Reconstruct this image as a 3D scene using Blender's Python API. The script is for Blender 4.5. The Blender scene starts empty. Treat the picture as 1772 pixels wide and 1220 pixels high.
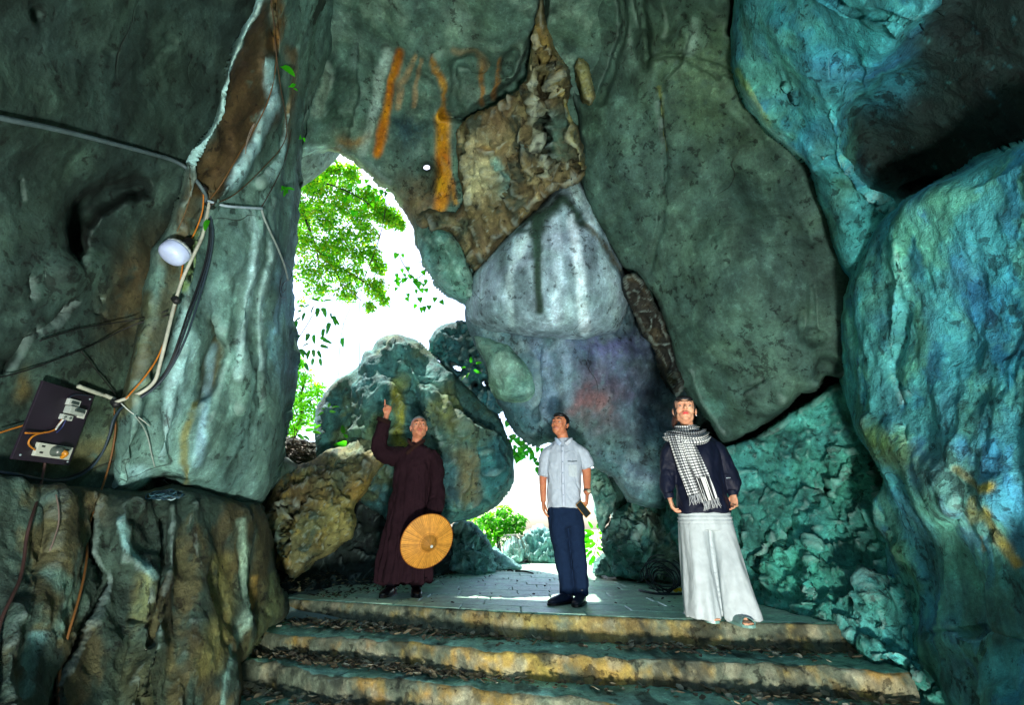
import bpy, bmesh, math, random
import numpy as np
from mathutils import Vector, Matrix, noise as mnoise
random.seed(7); RNG = np.random.default_rng(7)
S = bpy.context.scene
COLL = S.collection

# ------------------------------------------------------------------ camera
PITCH = math.radians(21.2); FPX = 787.0; CAMH = 0.61
CP, SP = math.cos(PITCH), math.sin(PITCH)
cd = bpy.data.cameras.new('camera'); cam = bpy.data.objects.new('camera', cd); COLL.objects.link(cam)
cam.location = (0, 0, CAMH); cam.rotation_euler = (math.pi/2 + PITCH, 0, 0)
cd.sensor_width = 36; cd.lens = 36*FPX/1772; cd.clip_start = 0.05; cd.clip_end = 2000
S.camera = cam

# ------------------------------------------------------------------ sky and sun
SUN_EL, SUN_AZ = math.radians(60), math.radians(-56)      # azimuth from +Y, positive towards +X
W = bpy.data.worlds.new('World'); S.world = W; W.use_nodes = True
wn = W.node_tree; wn.nodes.clear()
sky = wn.nodes.new('ShaderNodeTexSky'); sky.sky_type = 'NISHITA'; sky.sun_disc = False
sky.sun_elevation = SUN_EL; sky.sun_rotation = SUN_AZ; sky.air_density = 1.0; sky.dust_density = 2.2; sky.ozone_density = 1.0
bg = wn.nodes.new('ShaderNodeBackground'); bg.inputs[1].default_value = 0.15
wo = wn.nodes.new('ShaderNodeOutputWorld')
wn.links.new(sky.outputs[0], bg.inputs[0]); wn.links.new(bg.outputs[0], wo.inputs[0])
sl = bpy.data.lights.new('sun', 'SUN'); sl.energy = 4.5; sl.angle = math.radians(0.53); sl.color = (1, 0.95, 0.88)
so = bpy.data.objects.new('sun', sl); COLL.objects.link(so); so.location = (0, 20, 30)
sd = Vector((math.sin(SUN_AZ)*math.cos(SUN_EL), math.cos(SUN_AZ)*math.cos(SUN_EL), math.sin(SUN_EL)))
so.rotation_euler = sd.to_track_quat('Z', 'Y').to_euler()
# the photographer's floodlight, standing low on the cave floor in front of the stairs
fl = bpy.data.lights.new('floodlight', 'AREA'); fl.shape = 'DISK'; fl.size = 0.42; fl.energy = 115; fl.color = (1.0, 0.96, 0.88)
fo = bpy.data.objects.new('floodlight', fl); COLL.objects.link(fo); fo.location = (0.35, -0.7, -1.0)
fo.rotation_euler = (Vector((0.35, -0.7, -1.0)) - Vector((0.1, 4.6, 1.6))).to_track_quat('Z', 'Y').to_euler()

S.view_settings.view_transform = 'Standard'; S.view_settings.look = 'None'
S.view_settings.gamma = 1; S.view_settings.use_curve_mapping = False
S.view_settings.exposure = 1.8
cy = S.cycles
cy.use_denoising = True; cy.max_bounces = 8; cy.diffuse_bounces = 5; cy.glossy_bounces = 3; cy.transmission_bounces = 4
cy.sample_clamp_indirect = 6; cy.caustics_reflective = False; cy.caustics_refractive = False
cy.use_adaptive_sampling = True; cy.adaptive_threshold = 0.02

# ------------------------------------------------------------------ helpers
def tag(o, label=None, cat=None, group=None, kind=None):
    if label: o['label'] = label
    if cat: o['category'] = cat
    if group: o['group'] = group
    if kind: o['kind'] = kind
    return o
def empty(name, loc, label, cat, group=None):
    o = bpy.data.objects.new(name, None); COLL.objects.link(o); o.location = loc
    o.empty_display_size = 0.1
    bpy.context.view_layer.update()
    return tag(o, label, cat, group)
def link(name, me, parent=None, loc=None):
    """vertices are in world coordinates unless the parent is given, then in the parent's own"""
    o = bpy.data.objects.new(name, me); COLL.objects.link(o)
    if parent is not None: o.parent = parent
    if loc is not None: o.location = loc
    return o
def mesh(name, vs, fs, mat=None, smooth=True, cols=None):
    me = bpy.data.meshes.new(name)
    vs = np.asarray(vs, dtype=np.float32)
    me.from_pydata(vs.tolist() if len(vs) < 2000 else [], [], fs if len(vs) < 2000 else [])
    if len(vs) >= 2000:
        fa = [np.asarray(f) for f in fs] if not isinstance(fs, np.ndarray) else fs
        if isinstance(fs, np.ndarray):
            nf, k = fs.shape; loops = fs.ravel(); starts = np.arange(nf)*k; tot = np.full(nf, k)
        else:
            tot = np.array([len(f) for f in fa]); loops = np.concatenate(fa); starts = np.concatenate([[0], np.cumsum(tot)[:-1]]); nf = len(fa)
        me.vertices.add(len(vs)); me.vertices.foreach_set('co', vs.ravel())
        me.loops.add(len(loops)); me.loops.foreach_set('vertex_index', loops.astype(np.int32))
        me.polygons.add(nf); me.polygons.foreach_set('loop_start', starts.astype(np.int32))
        me.polygons.foreach_set('loop_total', tot.astype(np.int32))
        me.update(calc_edges=True); me.validate()
    if smooth: me.polygons.foreach_set('use_smooth', np.ones(len(me.polygons), dtype=bool))
    if cols is not None:
        at = me.color_attributes.new('Col', 'FLOAT_COLOR', 'POINT')
        c = np.ones((len(me.vertices), 4), dtype=np.float32); c[:, :3] = cols[:len(me.vertices)]
        at.data.foreach_set('color', c.ravel())
    if mat: me.materials.append(mat)
    me.update()
    return me

def ray(px, py):
    x = (np.asarray(px, float)-886)/FPX; u = -(np.asarray(py, float)-610)/FPX
    return x, CP-u*SP, SP+u*CP
def pt(px, py, zc):                 # world point seen at a pixel of the photograph, zc metres deep
    dx, dy, dz = ray(px, py)
    return np.stack([dx*zc, dy*zc, CAMH+dz*zc], -1)
def aty(px, py, y):
    dx, dy, dz = ray(px, py); t = y/dy
    return Vector((float(dx*t), float(y), float(CAMH+dz*t)))
def onfloor(px, py, z0=0.0):
    dx, dy, dz = ray(px, py); t = (z0-CAMH)/dz
    return Vector((float(dx*t), float(dy*t), z0))

# vectorised gradient noise
_perm = np.random.default_rng(3).permutation(256).astype(np.int64); _perm = np.concatenate([_perm, _perm, _perm])
_g = np.random.default_rng(5).normal(size=(256, 3)); _g /= np.linalg.norm(_g, axis=1)[:, None]
def pn(P):
    i = np.floor(P).astype(np.int64); f = P-i; i &= 255
    u = f*f*f*(f*(f*6-15)+10)
    def gd(a, b, c):
        h = _perm[_perm[_perm[(i[:, 0]+a) & 255]+((i[:, 1]+b) & 255)]+((i[:, 2]+c) & 255)] & 255
        g = _g[h]
        return g[:, 0]*(f[:, 0]-a)+g[:, 1]*(f[:, 1]-b)+g[:, 2]*(f[:, 2]-c)
    x00 = gd(0,0,0)*(1-u[:,0])+gd(1,0,0)*u[:,0]; x10 = gd(0,1,0)*(1-u[:,0])+gd(1,1,0)*u[:,0]
    x01 = gd(0,0,1)*(1-u[:,0])+gd(1,0,1)*u[:,0]; x11 = gd(0,1,1)*(1-u[:,0])+gd(1,1,1)*u[:,0]
    y0 = x00*(1-u[:,1])+x10*u[:,1]; y1 = x01*(1-u[:,1])+x11*u[:,1]
    return (y0*(1-u[:,2])+y1*u[:,2])*1.5
def fbm(P, sc, oc=4, off=0.0, gain=0.5):
    P = np.asarray(P, float); a = 1.0; s = 1.0/np.asarray(sc, float); r = np.zeros(len(P)); 
    for k in range(oc):
        r += a*pn(P*s+off+k*17.3); a *= gain; s = s*2.03
    return r
def ridged(P, sc, oc=4, off=0.0, gain=0.5):
    P = np.asarray(P, float); a = 1.0; s = 1.0/np.asarray(sc, float); r = np.zeros(len(P)); w = np.ones(len(P))
    for k in range(oc):
        n = 1-np.abs(pn(P*s+off+k*11.7))*1.6; n = np.clip(n, 0, 1)**2
        r += a*n*w; w = np.clip(n*1.4, 0, 1); a *= gain; s = s*2.07
    return r
def facets(P, cell, off=0.0):
    """broken planes: each worley cell gets its own tilted plane"""
    Q = P/cell+off; i0 = np.floor(Q); best = np.full(len(P), 1e9); sec = np.full(len(P), 1e9); val = np.zeros(len(P))
    for a in (-1,0,1):
        for b in (-1,0,1):
            for c in (-1,0,1):
                ci = i0+np.array([a,b,c]); k = ci.astype(np.int64) & 255
                h = _perm[_perm[_perm[k[:,0]]+k[:,1]]+k[:,2]]
                j = np.stack([_perm[h], _perm[h+1], _perm[h+2]], -1)/255.0
                d = Q-(ci+j); dd = np.abs(d).sum(1)*0.45+np.sqrt((d*d).sum(1))*0.6
                v = (d*_g[h & 255]).sum(1)
                m = dd < best
                sec = np.where(m, best, np.minimum(sec, dd)); val = np.where(m, v, val); best = np.where(m, dd, best)
    return val, sec-best

# ------------------------------------------------------------------ materials
MATS = {}
def newmat(name):
    m = bpy.data.materials.new(name); m.use_nodes = True; MATS[name] = m
    nt = m.node_tree; b = nt.nodes['Principled BSDF']
    return m, nt, b
def N(nt, t, **k):
    n = nt.nodes.new(t)
    for a, v in k.items():
        if a.startswith('i_'):
            key = a[2:]; key = int(key) if key.isdigit() else key
            n.inputs[key].default_value = v
        else: setattr(n, a, v)
    return n
def rockmat(name, bump=1.0, rough=0.75, crack=0.5, fine=1.0, spec=0.25, mott=0.35):
    m, nt, b = newmat(name); L = nt.links.new
    geo = N(nt, 'ShaderNodeNewGeometry'); at = N(nt, 'ShaderNodeAttribute', attribute_name='Col')
    n1 = N(nt, 'ShaderNodeTexNoise', i_Scale=5.0, i_Detail=12.0, i_Roughness=0.62)
    n2 = N(nt, 'ShaderNodeTexNoise', i_Scale=38.0, i_Detail=8.0, i_Roughness=0.65)
    n3 = N(nt, 'ShaderNodeTexNoise', i_Scale=2.1, i_Detail=6.0, i_Roughness=0.6, i_Distortion=0.8)
    for n in (n1, n2, n3): L(geo.outputs['Position'], n.inputs['Vector'])
    # vertical streaks of seepage
    mp = N(nt, 'ShaderNodeMapping'); mp.inputs['Scale'].default_value = (1, 1, 0.12); L(geo.outputs['Position'], mp.inputs['Vector'])
    n4 = N(nt, 'ShaderNodeTexNoise', i_Scale=9.0, i_Detail=7.0, i_Roughness=0.6); L(mp.outputs[0], n4.inputs['Vector'])
    r1 = N(nt, 'ShaderNodeMapRange'); r1.inputs[1].default_value = 0.28; r1.inputs[2].default_value = 0.72; r1.inputs[3].default_value = 1-mott; r1.inputs[4].default_value = 1+mott
    L(n1.outputs[0], r1.inputs[0])
    r2 = N(nt, 'ShaderNodeMapRange'); r2.inputs[1].default_value = 0.3; r2.inputs[2].default_value = 0.7; r2.inputs[3].default_value = 1-0.22*fine; r2.inputs[4].default_value = 1+0.22*fine
    L(n2.outputs[0], r2.inputs[0])
    r4 = N(nt, 'ShaderNodeMapRange'); r4.inputs[1].default_value = 0.3; r4.inputs[2].default_value = 0.7; r4.inputs[3].default_value = 0.68; r4.inputs[4].default_value = 1.34
    L(n4.outputs[0], r4.inputs[0])
    mu = N(nt, 'ShaderNodeMath', operation='MULTIPLY'); L(r1.outputs[0], mu.inputs[0]); L(r2.outputs[0], mu.inputs[1])
    mu2 = N(nt, 'ShaderNodeMath', operation='MULTIPLY'); L(mu.outputs[0], mu2.inputs[0]); L(r4.outputs[0], mu2.inputs[1])
    vm = N(nt, 'ShaderNodeVectorMath', operation='SCALE'); L(at.outputs['Color'], vm.inputs[0]); L(mu2.outputs[0], vm.inputs['Scale'])
    n6 = N(nt, 'ShaderNodeTexNoise', i_Scale=150.0, i_Detail=3.0, i_Roughness=0.7); L(geo.outputs['Position'], n6.inputs['Vector'])
    r6 = N(nt, 'ShaderNodeMapRange'); r6.inputs[1].default_value = 0.3; r6.inputs[2].default_value = 0.7; r6.inputs[3].default_value = 0.78; r6.inputs[4].default_value = 1.22; L(n6.outputs[0], r6.inputs[0])
    v6 = N(nt, 'ShaderNodeVectorMath', operation='SCALE'); L(vm.outputs[0], v6.inputs[0]); L(r6.outputs[0], v6.inputs['Scale']); vm = v6
    # pits and lichen specks with a crisp edge
    n7 = N(nt, 'ShaderNodeTexNoise', i_Scale=13.0, i_Detail=9.0, i_Roughness=0.68, i_Distortion=.3); L(geo.outputs['Position'], n7.inputs['Vector'])
    n8 = N(nt, 'ShaderNodeTexNoise', i_Scale=1.6, i_Detail=3.0); L(geo.outputs['Position'], n8.inputs['Vector'])
    q7 = N(nt, 'ShaderNodeMath', operation='MULTIPLY_ADD'); L(n8.outputs[0], q7.inputs[0]); q7.inputs[1].default_value = .35; L(n7.outputs[0], q7.inputs[2])
    pit = N(nt, 'ShaderNodeMapRange'); pit.inputs[1].default_value = .765; pit.inputs[2].default_value = .81; L(q7.outputs[0], pit.inputs[0])
    lt = N(nt, 'ShaderNodeMapRange'); lt.inputs[1].default_value = .585; lt.inputs[2].default_value = .53; L(q7.outputs[0], lt.inputs[0])
    d7 = N(nt, 'ShaderNodeMath', operation='MULTIPLY_ADD'); L(pit.outputs[0], d7.inputs[0]); d7.inputs[1].default_value = -.62; d7.inputs[2].default_value = 1
    d8 = N(nt, 'ShaderNodeMath', operation='MULTIPLY_ADD'); L(lt.outputs[0], d8.inputs[0]); d8.inputs[1].default_value = .45; L(d7.outputs[0], d8.inputs[2])
    v7 = N(nt, 'ShaderNodeVectorMath', operation='SCALE'); L(vm.outputs[0], v7.inputs[0]); L(d8.outputs[0], v7.inputs['Scale']); vm = v7
    # hue drift
    hs = N(nt, 'ShaderNodeHueSaturation'); L(vm.outputs[0], hs.inputs['Color'])
    rh = N(nt, 'ShaderNodeMapRange'); rh.inputs[1].default_value = 0.3; rh.inputs[2].default_value = 0.7; rh.inputs[3].default_value = 0.475; rh.inputs[4].default_value = 0.525
    L(n3.outputs[0], rh.inputs[0]); L(rh.outputs[0], hs.inputs['Hue'])
    # calcite crust on the worn convex edges
    rp = N(nt, 'ShaderNodeMapRange'); rp.inputs[1].default_value = 0.53; rp.inputs[2].default_value = 0.66; rp.inputs[3].default_value = 0.0; rp.inputs[4].default_value = 0.5
    L(geo.outputs['Pointiness'], rp.inputs[0])
    mx = N(nt, 'ShaderNodeMixRGB'); mx.blend_type = 'MIX'; mx.inputs[2].default_value = (0.34, 0.5, 0.47, 1)
    L(rp.outputs[0], mx.inputs[0]); L(hs.outputs[0], mx.inputs[1])
    # long wandering cracks filled with dirt, and pale mineral veins
    def vein(sc, w, msc, m0, m1, dist):
        q = N(nt, 'ShaderNodeTexNoise', i_Scale=sc, i_Detail=2.6, i_Roughness=0.5, i_Distortion=dist); L(geo.outputs['Position'], q.inputs['Vector'])
        s1 = N(nt, 'ShaderNodeMath', operation='SUBTRACT'); s1.inputs[1].default_value = .5; L(q.outputs[0], s1.inputs[0])
        s2 = N(nt, 'ShaderNodeMath', operation='ABSOLUTE'); L(s1.outputs[0], s2.inputs[0])
        s3 = N(nt, 'ShaderNodeMapRange'); s3.inputs[1].default_value = w*.3; s3.inputs[2].default_value = w; s3.inputs[3].default_value = 1; s3.inputs[4].default_value = 0; L(s2.outputs[0], s3.inputs[0])
        k = N(nt, 'ShaderNodeTexNoise', i_Scale=msc, i_Detail=3.0); L(geo.outputs['Position'], k.inputs['Vector'])
        k2 = N(nt, 'ShaderNodeMapRange'); k2.inputs[1].default_value = m0; k2.inputs[2].default_value = m1; L(k.outputs[0], k2.inputs[0])
        r_ = N(nt, 'ShaderNodeMath', operation='MULTIPLY'); L(s3.outputs[0], r_.inputs[0]); L(k2.outputs[0], r_.inputs[1]); return r_
    vc = vein(.6, .0022, .9, .56, .66, .1); vp = vein(1.2, .004, 1.7, .54, .7, .5)
    mv = N(nt, 'ShaderNodeMixRGB'); mv.inputs[2].default_value = (.3, .42, .4, 1); mv2 = N(nt, 'ShaderNodeMath', operation='MULTIPLY'); mv2.inputs[1].default_value = .0
    L(vp.outputs[0], mv2.inputs[0]); L(mv2.outputs[0], mv.inputs[0]); L(mx.outputs[0], mv.inputs[1])
    mc = N(nt, 'ShaderNodeMixRGB'); mc.inputs[2].default_value = (.012, .014, .012, 1); L(vc.outputs[0], mc.inputs[0]); L(mv.outputs[0], mc.inputs[1]); L(mc.outputs[0], b.inputs['Base Color'])
    # relief
    vo = N(nt, 'ShaderNodeTexVoronoi', feature='DISTANCE_TO_EDGE', i_Scale=3.2)
    ad = N(nt, 'ShaderNodeMixRGB'); ad.blend_type = 'LINEAR_LIGHT'; ad.inputs[0].default_value = 0.22
    L(geo.outputs['Position'], ad.inputs[1]); L(n1.outputs['Color'], ad.inputs[2]); L(ad.outputs[0], vo.inputs['Vector'])
    rc = N(nt, 'ShaderNodeMapRange'); rc.inputs[1].default_value = 0.0; rc.inputs[2].default_value = 0.035; rc.inputs[3].default_value = -crack; rc.inputs[4].default_value = 0
    L(vo.outputs['Distance'], rc.inputs[0])
    a1 = N(nt, 'ShaderNodeMath', operation='MULTIPLY_ADD'); L(n1.outputs[0], a1.inputs[0]); a1.inputs[1].default_value = 2.4; L(rc.outputs[0], a1.inputs[2])
    a2 = N(nt, 'ShaderNodeMath', operation='MULTIPLY_ADD'); L(n2.outputs[0], a2.inputs[0]); a2.inputs[1].default_value = 0.55*fine; a3 = N(nt, 'ShaderNodeMath', operation='MULTIPLY_ADD'); ap = N(nt, 'ShaderNodeMath', operation='MULTIPLY_ADD'); L(pit.outputs[0], ap.inputs[0]); ap.inputs[1].default_value = .5; L(vc.outputs[0], ap.inputs[2]); L(ap.outputs[0], a3.inputs[0]); a3.inputs[1].default_value = -1.2; L(a1.outputs[0], a3.inputs[2]); L(a3.outputs[0], a2.inputs[2])
    bp = N(nt, 'ShaderNodeBump'); bp.inputs['Strength'].default_value = min(1, 0.75*bump); bp.inputs['Distance'].default_value = 0.03*bump
    L(a2.outputs[0], bp.inputs['Height']); L(bp.outputs[0], b.inputs['Normal'])
    rr = N(nt, 'ShaderNodeMapRange'); rr.inputs[3].default_value = rough-0.15; rr.inputs[4].default_value = min(1, rough+0.15); L(n1.outputs[0], rr.inputs[0])
    L(rr.outputs[0], b.inputs['Roughness']); b.inputs['Specular IOR Level'].default_value = spec
    return m
M_SMOOTH = rockmat('smooth_limestone', 0.62, 0.8, 0.08, 1.1, mott=0.5)
M_ROUGH = rockmat('rough_limestone', 0.9, 0.82, 0.15, 1.1, mott=0.55)
M_PAVE = rockmat('paving_stone', 0.5, 0.42, 0.1, 1.2, spec=0.6, mott=0.35)
M_STEP = rockmat('stair_concrete', 0.8, 0.8, 0.25, 1.2, mott=0.4)
def simple(name, col, rough=0.6, spec=0.4, var=0.15, sc=30.0, bump=0.0, metal=0.0, coat=0.0, trans=0.0, ns=(1,1,1)):
    m, nt, b = newmat(name); L = nt.links.new
    tc = N(nt, 'ShaderNodeTexCoord'); mp = N(nt, 'ShaderNodeMapping'); mp.inputs['Scale'].default_value = ns
    L(tc.outputs['Object'], mp.inputs[0])
    n = N(nt, 'ShaderNodeTexNoise', i_Scale=sc, i_Detail=6.0); L(mp.outputs[0], n.inputs['Vector'])
    r = N(nt, 'ShaderNodeMapRange'); r.inputs[1].default_value = 0.3; r.inputs[2].default_value = 0.7; r.inputs[3].default_value = 1-var; r.inputs[4].default_value = 1+var
    L(n.outputs[0], r.inputs[0])
    v = N(nt, 'ShaderNodeVectorMath', operation='SCALE'); v.inputs[0].default_value = col[:3]; L(r.outputs[0], v.inputs['Scale'])
    L(v.outputs[0], b.inputs['Base Color'])
    b.inputs['Roughness'].default_value = rough; b.inputs['Specular IOR Level'].default_value = spec; b.inputs['Metallic'].default_value = metal
    b.inputs['Coat Weight'].default_value = coat
    if bump:
        bp = N(nt, 'ShaderNodeBump'); bp.inputs['Strength'].default_value = min(1, bump); bp.inputs['Distance'].default_value = 0.004
        L(n.outputs[0], bp.inputs['Height']); L(bp.outputs[0], b.inputs['Normal'])
    return m
# ------------------------------------------------------------------ rock masses
def hexc(h):
    c = [int(h[i:i+2], 16)/255 for i in (0, 2, 4)]
    return np.array([x/12.92 if x <= .04045 else ((x+.055)/1.055)**2.4 for x in c])
def refine(poly, jit, seed, step=9.0):
    P = np.array(poly, float); out = []
    n = len(P)
    # centripetal-ish Catmull-Rom for rounded natural outlines
    for i in range(n):
        p0, p1, p2, p3 = P[i-1], P[i], P[(i+1) % n], P[(i+2) % n]
        L = np.linalg.norm(p2-p1); k = max(1, int(L/step))
        for j in range(k):
            t = j/k
            m1 = (p2-p0)*0.5*min(1, L/(np.linalg.norm(p2-p0)+1e-6)*1.2); m2 = (p3-p1)*0.5*min(1, L/(np.linalg.norm(p3-p1)+1e-6)*1.2)
            h = (2*t**3-3*t**2+1)*p1+(t**3-2*t**2+t)*m1+(-2*t**3+3*t**2)*p2+(t**3-t**2)*m2
            out.append(h)
    Q = np.array(out); Z = np.column_stack([Q, np.full(len(Q), seed*3.1)])
    nx = fbm(Z, 34, 4, seed, 0.6); ny = fbm(Z, 34, 4, seed+40, 0.6)
    return Q+np.column_stack([nx, ny])*jit
def segdist(P, A, B):
    """distance of points P to segments A-B and the nearest points"""
    best = np.full(len(P), 1e18); near = np.zeros_like(P)
    for a, b in zip(A, B):
        d = b-a; L2 = (d*d).sum()+1e-9
        t = np.clip(((P-a)@d)/L2, 0, 1); q = a+t[:, None]*d; r = P-q; dd = (r*r).sum(1)
        m = dd < best; best[m] = dd[m]; near[m] = q[m]
    return np.sqrt(best), near
def inside(P, A, B):
    c = np.zeros(len(P), bool)
    for (ax, ay), (bx, by) in zip(A, B):
        if ay == by: continue
        m = ((ay > P[:, 1]) != (by > P[:, 1]))
        xs = (bx-ax)*(P[:, 1]-ay)/(by-ay)+ax
        c ^= m & (P[:, 0] < xs)
    return c
def tps(ctrl, P):
    C = np.array([(c[0], c[1]) for c in ctrl], float)/400.0; v = []
    for c in ctrl:
        dx, dy, dz = ray(c[0], c[1]); k = c[2]; a = c[3]
        zc = a if k == 'c' else a/dy if k == 'y' else a/dx if k == 'x' else (a-CAMH)/dz
        v.append(1.0/zc)
    n = len(C); 
    def U(r2): return r2*np.log(r2+1e-9)
    D = ((C[:, None]-C[None])**2).sum(-1); K = U(D)+np.eye(n)*0.002
    T = np.zeros((n+3, n+3)); T[:n, :n] = K; T[:n, n] = 1; T[:n, n+1:] = C; T[n, :n] = 1; T[n+1:, :n] = C.T
    w = np.linalg.solve(T, np.array(v+[0, 0, 0])) if n > 3 else np.linalg.lstsq(T, np.array(v+[0, 0, 0]), rcond=None)[0]
    Q = P/400.0; r = np.full(len(P), w[n])+Q@w[n+1:]
    for i in range(n): r += w[i]*U(((Q-C[i])**2).sum(1))
    return 1.0/np.clip(r, 0.06, 2.0)
def poly_d(P, pl):
    pl = np.array(pl, float)
    if len(pl) == 1: d = P-pl[0]; return np.sqrt((d*d).sum(1))
    return segdist(P, pl[:-1], pl[1:])[0]
BORD = 150
def rock(name, poly, ctrl, edge=(40, 0.25), amp=(0.04, 0.012, 0.0), sc=(0.7, 0.16, 0.3), cols=None, feats=(), stains=(), holes=(),
         mat=None, step=3.6, jit=3.0, back=(1.2, 1.0), seed=1, smooth=True, ani=1.0, cscale=0.5, parent=None, tint=(.76, .97, .94)):
    """a closed body of stone: a modelled face, rounded over at its outline, and sides and a back behind it"""
    loops = [refine(poly, jit, seed)]+[refine(h, jit*0.4, seed+5, 3.0) for h in holes]
    A = np.concatenate(loops); B = np.concatenate([np.roll(l, -1, 0) for l in loops])
    lo = A.min(0)-step; hi = A.max(0)+step
    nx = int((hi[0]-lo[0])/step)+2; ny = int((hi[1]-lo[1])/step)+2
    gx, gy = np.meshgrid(lo[0]+np.arange(nx)*step, lo[1]+np.arange(ny)*step)
    P = np.column_stack([gx.ravel(), gy.ravel()])
    ins = inside(P, A, B); d, near = segdist(P, A, B)
    q = np.arange(nx*ny).reshape(ny, nx)
    F = np.stack([q[1:, :-1], q[1:, 1:], q[:-1, 1:], q[:-1, :-1]], -1).reshape(-1, 4)
    cnt = ins[F].sum(1)
    F = F[cnt >= 2]
    used = np.unique(F)
    snap = ~ins; P = P.copy(); P[snap] = near[snap]
    sd = np.where(ins, d, 0.0)
    remap = np.full(nx*ny, -1); remap[used] = np.arange(len(used)); F = remap[F]; P = P[used]; sd = sd[used]
    zc = tps(ctrl, P)
    w, R = edge
    t = np.clip(sd/w, 0, 1); zc = zc+R*(1-np.sqrt(np.clip(1-(1-t)**2, 0, 1)))
    W0 = pt(P[:, 0], P[:, 1], zc)
    # a wobble shared by outlines of stains and features
    wob = np.column_stack([fbm(W0, 0.35, 4, 9.1+seed), fbm(W0, 0.35, 4, 77.7+seed)])
    Pw = P+wob*9; crk = np.zeros(len(P))
    for f in feats:
        kind, pl, fw, fh = f[:4]
        if kind == 'ridge':
            dd = poly_d(Pw, pl)/fw; zc -= fh*np.exp(-dd*dd)
        elif kind == 'crack':
            dd = poly_d(P+wob*5, pl); m = 1/(1+np.exp((dd-fw)/1.6)); zc += fh*m; crk = np.maximum(crk, m)
        elif kind == 'fold':      # one flank steep, the other gentle: left of the line is sunk
            pl = np.array(pl, float); dd, nr = segdist(Pw, pl[:-1], pl[1:])
            side = np.sign((Pw-nr)[:, 0]); x = dd*side
            zc += fh*np.where(x < 0, np.exp(-(x/fw)**2), 0)*np.where(x < 0, np.clip(-x/3.0, 0, 1), 0)
        elif kind == 'dent':
            pl = refine(pl, 5, seed+3); a_, b_ = pl, np.roll(pl, -1, 0)
            i_ = inside(Pw, a_, b_); dd = segdist(Pw, a_, b_)[0]
            s_ = np.where(i_, dd, -dd); m = 1/(1+np.exp(-s_/fw)); zc += fh*m
    W0 = pt(P[:, 0], P[:, 1], zc)
    # normals of the undisplaced face
    nr = np.zeros_like(W0); e = np.cross(W0[F[:, 2]]-W0[F[:, 0]], W0[F[:, 3]]-W0[F[:, 1]])
    for k in range(4): np.add.at(nr, F[:, k], e)
    nr /= np.linalg.norm(nr, axis=1)[:, None]+1e-12
    view = W0-np.array([0, 0, CAMH]); view /= np.linalg.norm(view, axis=1)[:, None]
    if (nr*view).sum(1).mean() > 0: nr = -nr; F = F[:, ::-1]
    Q = W0*np.array([1, 1, 1.0/ani])
    disp = amp[0]*fbm(Q, sc[0], 4, seed)
    if amp[1]: disp += amp[1]*(ridged(Q, sc[1], 4, seed+20, 0.55)-0.8)
    if len(amp) > 2 and amp[2]:
        Qd = Q@np.array([[.9,.1,.3],[-.1,1,0],[-.35,0,.8]])+0.35*sc[2]*np.column_stack([fbm(Q, sc[2]*1.2, 3, seed+k*9) for k in range(3)])
        disp += amp[2]*1.1*(ridged(Qd, sc[2], 6, seed*1.7, 0.62)-0.85)
    fe = np.clip(sd/16.0, 0, 1); disp *= 0.18+0.82*fe*fe*(3-2*fe)
    W1 = W0+nr*disp[:, None]
    # colours
    cols = cols or ['5f7a74', '44605a', '7d948c']
    C = [hexc(c) if isinstance(c, str) else np.array(c) for c in cols]
    n1 = fbm(Q, cscale, 5, seed+3, 0.6); n2 = fbm(Q, cscale*0.6, 5, seed+33, 0.6)
    col = C[0][None]*np.ones((len(P), 1))
    a = np.clip((n1-0.05)*3, 0, 1)[:, None]; col = col*(1-a)+C[1]*a
    if len(C) > 2: a = np.clip((n2-0.1)*3, 0, 1)[:, None]; col = col*(1-a)+C[2]*a
    mot = fbm(W0, 0.08, 4, seed+60, 0.65)
    for s in stains:  # stains, and the painted shadow of the upper right hollow
        kind, pl, sw, cc, k = s[:5]; cc = hexc(cc) if isinstance(cc, str) else np.array(cc)
        if kind == 'line':
            dd = poly_d(P+wob*(s[5] if len(s) > 5 else 6), pl)/sw; a = np.exp(-dd**4)
        elif kind == 'blob':
            (cx, cy, rx, ry, an) = pl; an = math.radians(an); Pq = P+wob*(s[5] if len(s) > 5 else 24)-np.array([cx, cy])
            X = Pq[:, 0]*math.cos(an)+Pq[:, 1]*math.sin(an); Y = -Pq[:, 0]*math.sin(an)+Pq[:, 1]*math.cos(an)
            rr = np.sqrt((X/rx)**2+(Y/ry)**2); a = 1/(1+np.exp((rr-1)/max(sw, .02)))
        elif kind == 'poly':
            pl = np.array(pl, float); i_ = inside(P+wob*8, pl, np.roll(pl, -1, 0)); dd = segdist(P+wob*8, pl, np.roll(pl, -1, 0))[0]
            a = 1/(1+np.exp(-np.where(i_, dd, -dd)/sw))
        brk = np.clip((1.05 if k < 1 else 1.5)+mot*0.8, 0, 1)
        a = (a*k*brk)[:, None]; col = col*(1-a)+cc*a
    col = np.clip(col*np.array(tint), 0.004, 0.9)
    # sides and back
    ed = np.concatenate([F[:, [0, 1]], F[:, [1, 2]], F[:, [2, 3]], F[:, [3, 0]]])
    key = {}
    es = np.sort(ed, 1); code = es[:, 0]*10_000_000+es[:, 1]
    u, idx, c = np.unique(code, return_index=True, return_counts=True)
    be = ed[idx[c == 1]]; be = be[be[:, 0] != be[:, 1]]
    bv = np.unique(be); loc = np.full(len(P), -1); loc[bv] = np.arange(len(bv))
    cen = P.mean(0); thick, shrink = back
    V = [W1]; CC = [col]; Fs = [F]; base = len(W1); prev = bv
    zb = np.linalg.norm(W1[bv]-np.array([0, 0, CAMH]), axis=1)/np.linalg.norm(W0[bv]-np.array([0, 0, CAMH]), axis=1)*zc[bv]
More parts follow.
